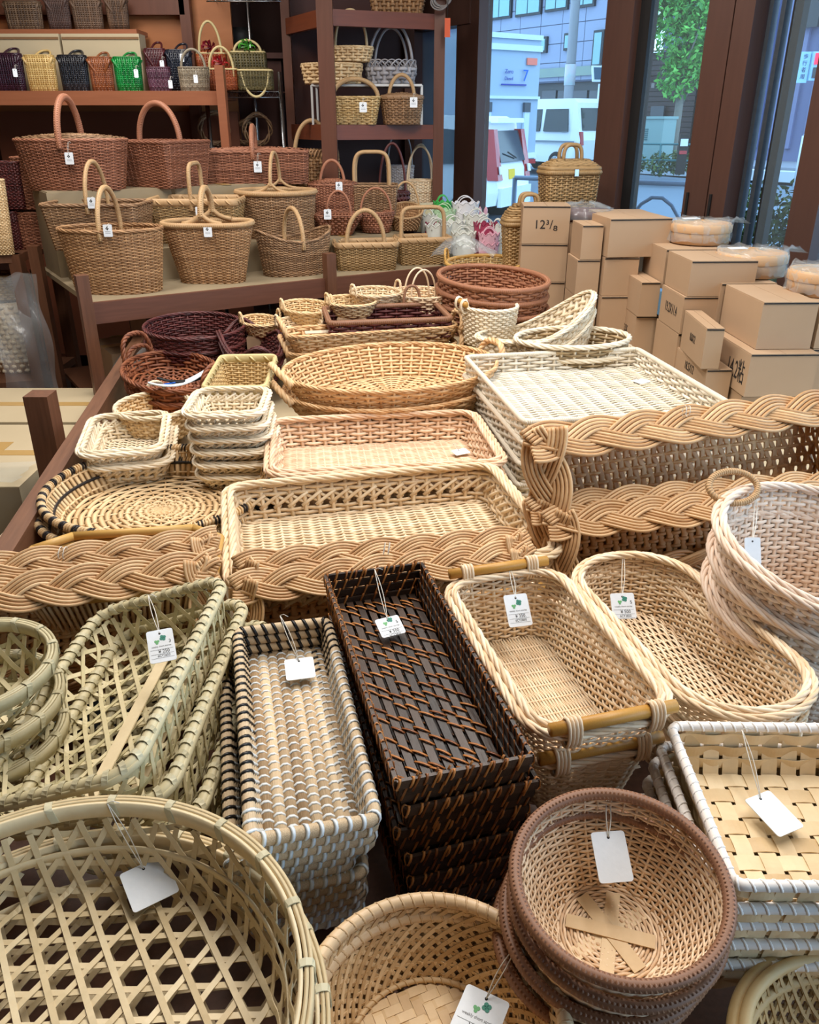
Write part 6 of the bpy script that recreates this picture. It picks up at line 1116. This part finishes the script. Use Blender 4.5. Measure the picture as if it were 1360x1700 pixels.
# round basket, plaited base and open honey walls
RB = thing('plaited_bowl_basket', 'round honey bamboo basket with open holed wall and herringbone base, top of its pair', 'basket', (.024, .555, .604), .4, 'round honey bamboo baskets')
nv = 26; v = np.linspace(0, 1, nv)
def rbp(th, v, k=0.): r = .094 + .042 * v ** .8; return np.stack([r * np.cos(th), r * np.sin(th), .008 + .085 * v + 0 * th], -1)
wl_ = MB(); n = 48
for sg in (-1, 1):
    th = np.arange(n)[:, None] * 2 * pi / n + sg * v[None] * .9; P = rbp(th, v[None] + 0 * th); N = np.stack([np.cos(th), np.sin(th), 0 * th - .3], -1); wl_.sweep(P + N * (.0007 * sg), N, .0024, .0007, rect=True)
for v0 in (.08, .22, .36, .5, .64, .78, .92): th = np.linspace(0, 2 * pi, 120, endpoint=False); P = rbp(th, v0 + 0 * th); N = np.stack([np.cos(th), np.sin(th), 0 * th - .3], -1); wl_.sweep(P + N * (.0016 * np.cos(n * th))[:, None], N, .0019, .0006, closed=True, rect=True)
wl_.build('wall_weave', honey, RB, 'stuff', False)
for f in (0, 1):
    for i in range(-8, 9):
        d = i * .0118; L = math.sqrt(max(0, .094 ** 2 - d ** 2))
        if L < .015: continue
        s = np.arange(-L, L, .0059); q = np.round(s / .0118 - .0).astype(int); up = ((q + (i if f == 0 else i)) % 4 < 2); z = .0075 + np.where(up if f == 0 else ~up, .0011, -.0004); P = np.stack([s, np.full(len(s), d), z], 1) if f == 0 else np.stack([np.full(len(s), d), s, z], 1)
        MB().sweep(P, (0, 0, 1), .0056, .0006, rect=True).build('base_strip', honey, RB, None, False)
th = np.linspace(0, 2 * pi, 100, endpoint=False); rb2 = MB(); P = np.stack([.095 * np.cos(th), .095 * np.sin(th), 0 * th + .011], 1); rb2.sweep(P, (0, 0, 1), .0035, k=6, closed=True, tint=.5); helix_rim(rb2, P, np.c_[np.cos(th), np.sin(th), 0 * th], .0036, .001, 1, .011, k=4, tint=.2); rb2.build('base_ring', honey, RB)
P = np.stack([.139 * np.cos(th), .139 * np.sin(th), 0 * th + .096], 1); NN = np.c_[np.cos(th), np.sin(th), 0 * th]; r3 = MB(); r3.sweep(P, NN, .0085, k=10, closed=True, tint=.5); helix_rim(r3, P, NN, .0083, .0016, 1, .0135, k=4, flat=.5, tint=.2, npt=12); r3.build('rim', honeyrim, RB)
stack(RB, 1, .022, ['second round honey bamboo basket nested under the first'], drift=(.006, -.004), rzj=.5)
# round bowl with brown wrapped rim and crossed base slats
BW = basket('round_bowl_basket', 'round rosy wicker bowl with brown wrapped rim and blank tag, top of its stack', 'basket', (.238, .665, .675), .3, .117, .117, .105, flare=.058, rows=26, st=44, sw=1.15, amp=.0013, stw=.7, m=bowlw, rim='wrap', rr=.0075, rimm=dkwrap, base=None, fl_p=1.5, ss=4, k=5, rot=(RAD(6), RAD(-3), .3))
bc_ = MB(); nb = 11; rho = .022 + np.arange(nb) * .0039; tt = np.arange(96) * 2 * pi / 96; bc_.sweep(np.stack([rho[:, None] * np.cos(tt), rho[:, None] * np.sin(tt), .004 + .0014 * np.cos(16 * tt[None] + pi * np.arange(nb)[:, None])], -1), (0, 0, 1), .0021, .0014, k=5, closed=True); bc_.build('base_weave', bowlw, BW, 'stuff')
for i in range(4): an = i * pi / 4 + .2; u = np.linspace(-.052, .052, 5)[:, None]; MB().sweep(u * np.array([cos(an), sin(an), 0]) + np.array([0, 0, .0045 + .0012 * i]), (0, 0, 1), .0085, .0006, rect=True).build('base_slat', shav, BW, None, False)
stack(BW, 3, .032, '{} rosy wicker bowl from the top of the brown rimmed stack', drift=(-.004, .002), skip=('base_slat',), rzj=.4)
# seagrass tray with black and white bindings
ctr, rz, a_, b_ = quad([(398, 1378), (612, 1347), (555, 1008), (400, 1037)], .78)
SG = thing('seagrass_tray', 'seagrass coil tray bound in black and white plastic strip with blank tag', 'tray', (ctr[0], ctr[1], .70), rz, 'seagrass trays'); rc = .0092; nc = 8; B0 = b_ - .012
ring_pts = lambda r: np.stack([r * np.cos(np.arange(10) * 2 * pi / 10), .0022 * np.sin(np.arange(10) * 2 * pi / 10), r * np.sin(np.arange(10) * 2 * pi / 10)], 1)
rmW = MB().sweep(ring_pts(rc * 1.02), np.stack([np.cos(np.arange(10) * .2 * pi), 0 * np.arange(10), np.sin(np.arange(10) * .2 * pi)], 1), .0028, .0009, closed=True, k=4, tint=.5).mesh('binding', whiteb); rmB = rmW.copy(); rmB.materials.clear(); rmB.materials.append(blackb)
for i in range(nc):
    x = (i - (nc - 1) / 2) * (2 * (a_ - .016) / nc); c = MB().sweep([[x, -B0, rc], [x + .001, 0, rc], [x, B0, rc]], (0, 0, 1), rc * 1.03, rc, k=10, tint=rng.random()).build('coil', seagrass2, SG)
    for j in range(26): y = -B0 + (j + .5 + .5 * (i % 2)) * 2 * B0 / 26.5; link('binding', rmW, c, mw=Matrix.Translation((x, y, rc)) @ Matrix.Rotation(random.uniform(-.05, .05), 4, 'Z'))
for lev in range(4):
    z = rc * 1.2 + lev * rc * 1.75; pr = Plan('r', a_ - .009 + lev * .0022, b_ - .008 + lev * .002, .012); p, nn = pr.pts(np.arange(160) / 160); N = np.c_[nn, 0 * nn[:, :1]]; c = MB().sweep(np.c_[p, np.full(160, z)], N, rc * .98, k=10, closed=True, tint=rng.random()).build('wall_coil', seagrass2, SG)
    L = pr.L; nb = int(L / .0175); q, qn = pr.pts((np.arange(nb) + .5 * (lev % 2)) / nb)
    W_, K_ = MB(), MB()
    for i in range(nb):
        dark = q[i][1] > b_ * .55 or (q[i][0] < 0 and q[i][1] > -b_ * .75 and lev == 3) or (q[i][0] < 0 and q[i][1] > .0)
        tv = np.array([-qn[i][1], qn[i][0], 0]); nv = np.r_[qn[i], 0.]; th = np.arange(10) * .2 * pi; P = np.r_[q[i], z] + np.outer(np.cos(th) * rc * 1.05, nv) + np.outer(np.sin(th) * rc * 1.05, [0, 0, 1]) + np.outer(np.sin(th + .6) * .004, tv); Nn = np.outer(np.cos(th), nv) + np.outer(np.sin(th), [0, 0, 1])
        (K_ if dark else W_).sweep(P, Nn, .0029, .0009, closed=True, k=4, tint=.5)
    if W_.n: W_.build('white_binding', whiteb, c, 'stuff', label='white plastic bindings')
    if K_.n: K_.build('black_binding', blackb, c, 'stuff', label='black plastic bindings')
cs = stack(SG, 3, .05, ['second seagrass tray, showing its black bound rim beside the first', 'third seagrass tray, lower in the pile', 'fourth seagrass tray at the bottom of the pile'], drift=(-.008, .004), skip=('coil',), rzj=.01)
cs[0].location.x -= .018
# dark slat tray with amber bindings
ctr, rz, a_, b_ = quad([(622, 1310), (834, 1250), (725, 927), (573, 958)], .80)
DT = thing('dark_slat_tray', 'dark brown slatted tray with amber rattan bindings and price tag, top of the dark stack', 'tray', (ctr[0], ctr[1], .735), rz, 'dark slat trays'); ns = 9; B0 = b_ - .012; A0_ = a_ - .014
for i in range(ns): x = (i - (ns - 1) / 2) * 2 * A0_ / ns; MB().sweep([[x, -B0, .006], [x, 0, .006], [x, B0, .006]], (0, 0, 1), A0_ / ns * .70, .003, rect=True).build('base_slat', darkslat, DT, None, False)
bb2 = MB()
for i in range(ns):
    for j in range(14):
        x = (i - (ns - 1) / 2) * 2 * A0_ / ns; y = -B0 + (j + .5 + .5 * ((i * 3) % 2) + random.uniform(-.4, .4)) * 2 * B0 / 14.5; u = np.linspace(-1, 1, 5); w_ = A0_ / ns * random.uniform(.9, 1.3); bb2.sweep(np.stack([x + u * w_, y - u * .009, .0095 + .002 * (1 - u ** 2)], 1), (0, 0, 1), .0021, .0009, k=5)
bb2.build('base_binding', rattan, DT, 'stuff')
for si, (sx, sy) in enumerate([(1, 0), (-1, 0), (0, 1), (0, -1)]):
    L = b_ if sx else a_; bd = MB()
    for lev in range(4):
        o = .003 + lev * .0035; z = .012 + lev * .0155; c = np.array([sx * (a_ - .012 + o), sy * (b_ - .012 + o), z]); d = np.array([0, 1., 0]) if sx else np.array([1., 0, 0]); n_ = np.array([sx, sy, 0.]); e = L - .012 + o
        MB().sweep([c - d * e, c, c + d * e], n_, .0066, .0028, rect=True).build('side_slat', darkslat, DT, None, False)
        if lev < 3 or True:
            for j in range(int(L / .012)):
                s0 = -L + (j + .5 + .4 * (lev % 2) + random.uniform(-.2, .2)) * .024; u = np.linspace(-1, 1, 5)
                for side in (-1, 1): bd.sweep(c + d * s0 + np.outer(u, d) * .005 + np.outer(u, [0, 0, 1]) * .012 + n_ * side * .0038, n_, .0019, .0008, k=4)
    for j in range(int(L / .009)): q = c + d * (-L + j * .018); th = np.arange(8) * pi / 4; bd.sweep(q + np.outer(np.cos(th) * .0045, n_) + np.outer(np.sin(th) * .0085, [0, 0, 1]) + np.outer(np.sin(th) * .003, d), np.outer(np.cos(th), n_) + np.outer(np.sin(th), [0, 0, 1]), .002, .0008, closed=True, k=4)
    bd.build('side_binding', rattan, DT, 'stuff')
stack(DT, 6, .045, '{} dark slatted tray from the top of the dark stack', jit=.005, rzj=.025, drift=(.003, .0015))
# plaited shaving tray with white paper wrapped rim
a_, b_ = .165, .128; PT = thing('plaited_tray', 'rectangular tray of wide pale shavings with white paper wrapped rim, top of its stack', 'tray', (.372 + a_, .652 + b_, .705), -.02, 'white rimmed shaving trays'); hh = .072
for f in (0, 1):
    n = 11 if f == 0 else 8; La = (b_ if f == 0 else a_) - .014; Wd_ = (a_ if f == 0 else b_) - .014; sp_ = 2 * Wd_ / n
    for i in range(n):
        x = (i + .5) * sp_ - Wd_; k = 8 if f == 0 else 11; s = np.linspace(-La, La, k * 4 + 1); z = .004 + .0016 * np.cos(pi * (s + La) / (2 * La / k) * 1.0 - pi / 2 + pi * (i + f)) * 1.0
        up_ = np.array([[La + .006, .02], [La + .014, hh * .55], [La + .020, hh]]); e1 = np.stack([-up_[::-1, 0], up_[::-1, 1]], 1); S = np.r_[e1[:, 0], s, up_[:, 0]]; Zc = np.r_[e1[:, 1], z, up_[:, 1]]
        P = np.stack([np.full(len(S), x), S, Zc], 1) if f == 0 else np.stack([S, np.full(len(S), x), Zc], 1); N = np.zeros_like(P); N[:, 2] = 1; ax_ = 1 if f == 0 else 0; N[:3, ax_] = 1.; N[:3, 2] = .2; N[-3:, ax_] = -1.; N[-3:, 2] = .2
        MB().sweep(P, N, sp_ * .40, .0006, rect=True).build('shaving_strip', shav, PT, None, False)
for lev in range(3):
    z = .018 + lev * .018; o = .006 + .014 * lev / 3; pr = Plan('r', a_ - .014 + o, b_ - .014 + o, .012); p, nn = pr.pts(np.arange(228) / 228); st_ = 38; d = .0022 * np.cos(pi * st_ * np.arange(228) / 228 + pi * lev); MB().sweep(np.c_[p + nn * d[:, None], np.full(228, z)], np.c_[nn, 0 * nn[:, :1]], .0078, .0006, closed=True, rect=True).build('wall_strip', shav, PT, None, False)
pr = Plan('r', a_ + .006, b_ + .006, .014); p, nn = pr.pts(np.arange(200) / 200); N = np.c_[nn, 0 * nn[:, :1]]; q = MB(); q.sweep(np.c_[p, np.full(200, hh)], N, .0068, k=10, closed=True, tint=.8); helix_rim(q, np.c_[p, np.full(200, hh)], N, .0066, .0022, 1, .015, k=4, flat=.5, npt=12, tint=.9); q.build('rim', paperw, PT)
stack(PT, 4, .036, '{} white rimmed shaving tray from the top of its stack', drift=(-.007, .003), rzj=.03, jit=.003)
# cream basket with wooden bar handles
ctr, rz, a_, b_ = quad([(876, 1238), (1132, 1178), (915, 945), (752, 970)], .80)
WB = basket('bar_handle_basket', 'cream wicker rectangular basket with yellow wooden bar handles, top of its pair', 'basket', (ctr[0], ctr[1], .68), rz + pi / 2, b_, a_, .12, shape='r', r=.055, flare=.03, rows=20, st=54, m=cream, rim='double', rr=.0085, handles=[('bar', 1, a_ * 1.75, .0095), ('bar', -1, a_ * 1.75, .0095)], brows=58, bst=10, ss=4, k=5, sw=.92, amp=.003, group='bar handled baskets')
stack(WB, 1, .065, ['second cream wicker basket with bar handles under the first'], drift=(-.006, .012))
# cream oval basket
A, B = W(1015, 925, .75), W(1292, 1185, .75); c = (A + B) / 2; rz = math.atan2((B - A)[1], (B - A)[0])
wdt = np.hypot(*(W(1195, 1000, .75) - W(1075, 1095, .75))[:2]) / 2
OB = basket('long_oval_basket', 'long cream wicker oval basket with thick rope rim and price tag', 'basket', (c[0], c[1], .635), rz, np.hypot(*(B - A)[:2]) / 2, .118, .115, shape='r', r=.112, flare=.03, rows=19, st=60, m=cream, rim='double', rr=.0085, base='lin', brows=30, bst=18, ss=4, k=5, sw=.92, amp=.003)
stack(OB, 2, .05, ['second long cream oval basket nested under the tagged one', 'lowest long cream oval basket in its stack'], jit=.006)
# tall swoop basket with ring
TB = basket('swoop_bin_basket', 'tall pale pink wicker basket with a swooping rim and ring handle, top of its stack', 'basket', (.795, 1.33, .62), .25, .235, .19, .27, flare=.04, rows=28, st=60, m=wick('pale_pink_wicker', (226, 196, 170), (250, 230, 210)), rim='double', rr=.0095, base='con', hf=lambda x, y: .80 + .22 * np.clip(y * .8 - x * .55, -1, 1), ss=4, k=5, sw=.95, amp=.0032)
rg_ = MB(); th = np.linspace(0, 2 * pi, 40, endpoint=False); P = np.stack([.052 * np.cos(th), .026 * np.sin(th) + .0, .022 * np.sin(th) + .0], 1); rg_.sweep(P, (0, 0, 1), .0062, k=8, closed=True, tint=.3); helix_rim(rg_, P, np.broadcast_to([0, 0, 1.], P.shape), .0062, .002, 1, .005, k=4, flat=.4, tint=.5)
o = rg_.build('ring_handle', brownh, TB); o.location = (-.135, .158, .292)
stack(TB, 2, .06, ['second swooping bin basket under the ring handled one', 'third swooping bin basket under the ring handled one'], jit=.004, skip=('ring_handle',)); 

# ---------------- foreground tags ----------------
def fg_tag(label, px, py, z, rz, tilt=.25, w=.042, h=.058, kn=None, roll=0, **k):
    c = W(px, py, z); return hang_tag(label, c, (tilt, roll, rz), w, h, knot=W(*kn) if kn else None, **k)
fg_tag('blank white tag on the round hexagon weave basket', 248, 1466, .682, RAD(34), .25, .058, .056, kn=(178, 1334, .772))
fg_tag('price tag marked 3 inside the green bamboo tray', 268, 1072, .775, RAD(20), .55, .042, .058, kn=(246, 988, .805), print_=True, price='¥ 250', num='3', code='6CY2653')
fg_tag('blank white tag in the seagrass tray', 498, 1110, .735, RAD(12), .2, .048, .046, kn=(465, 1022, .785))
fg_tag('price tag marked 5 lying in the dark slatted tray', 648, 1040, .765, RAD(24), .35, .044, .040, kn=(622, 945, .805), print_=True, price='¥ 500', num='5', code='6CY3850')
fg_tag('price tag marked 350 yen hanging in the bar handled basket', 860, 1013, .775, RAD(12), .75, .043, .058, kn=(845, 940, .815), print_=True, price='¥ 350.', code='6CY3850')
fg_tag('price tag half hidden behind the rim of the long oval basket', 1035, 1006, .715, RAD(4), .8, .046, .05, kn=(1035, 918, .752), print_=True, price='¥ 500', num='5', code='6CY3850')
fg_tag('blank white tag hanging in the rosy round bowl', 1016, 1422, .745, RAD(5), .55, .042, .058, kn=(1008, 1318, .785))
fg_tag('blank white tag lying in the white rimmed shaving tray', 1285, 1350, .73, RAD(24), .12, .044, .062, kn=(1232, 1212, .78))
fg_tag('price tag with clovers in the round honey basket', 795, 1690, .655, RAD(-27), .15, .052, .058, kn=(858, 1570, .70), print_=True, price='¥ 300', code='6CY2250')
fg_tag('plain paper tag inside the swooping bin basket', 1250, 915, .84, RAD(4), 1.1, .03, .05, kn=(1255, 820, .885))
for i, (px, py, z, lb) in enumerate([(1143, 676, .965, 'white thread knotted round the tall braided rim'), (642, 905, .80, 'white thread knotted round the middle braided rim'), (100, 912, .80, 'white thread knotted round the near braided rim')]):
    c = W(px, py, z); b = MB()
    for q in (-.005, .004): th = np.linspace(0, 2 * pi, 14, endpoint=False); b.sweep(np.stack([q + .002 * np.sin(th), .012 * np.cos(th), .012 * np.sin(th)], 1), (1, 0, 0), .0009, k=4, closed=True)
    o = b.build('thread', stringm); o.location = tuple(c - np.array([0, -.008, .012])); tagp(o, lb, 'thread')

# ---------------- lettering becomes plain mesh ----------------
bpy.context.view_layer.update(); dg = bpy.context.evaluated_depsgraph_get()
for o in TEXTS:
    me = bpy.data.meshes.new_from_object(o.evaluated_get(dg)); n = bpy.data.objects.new('lettering', me); COL.objects.link(n); n.parent = o.parent; n.location = o.location; n.rotation_euler = o.rotation_euler; n.scale = o.scale
    nm = o.name.split('.')[0]; bpy.data.objects.remove(o); n.name = nm
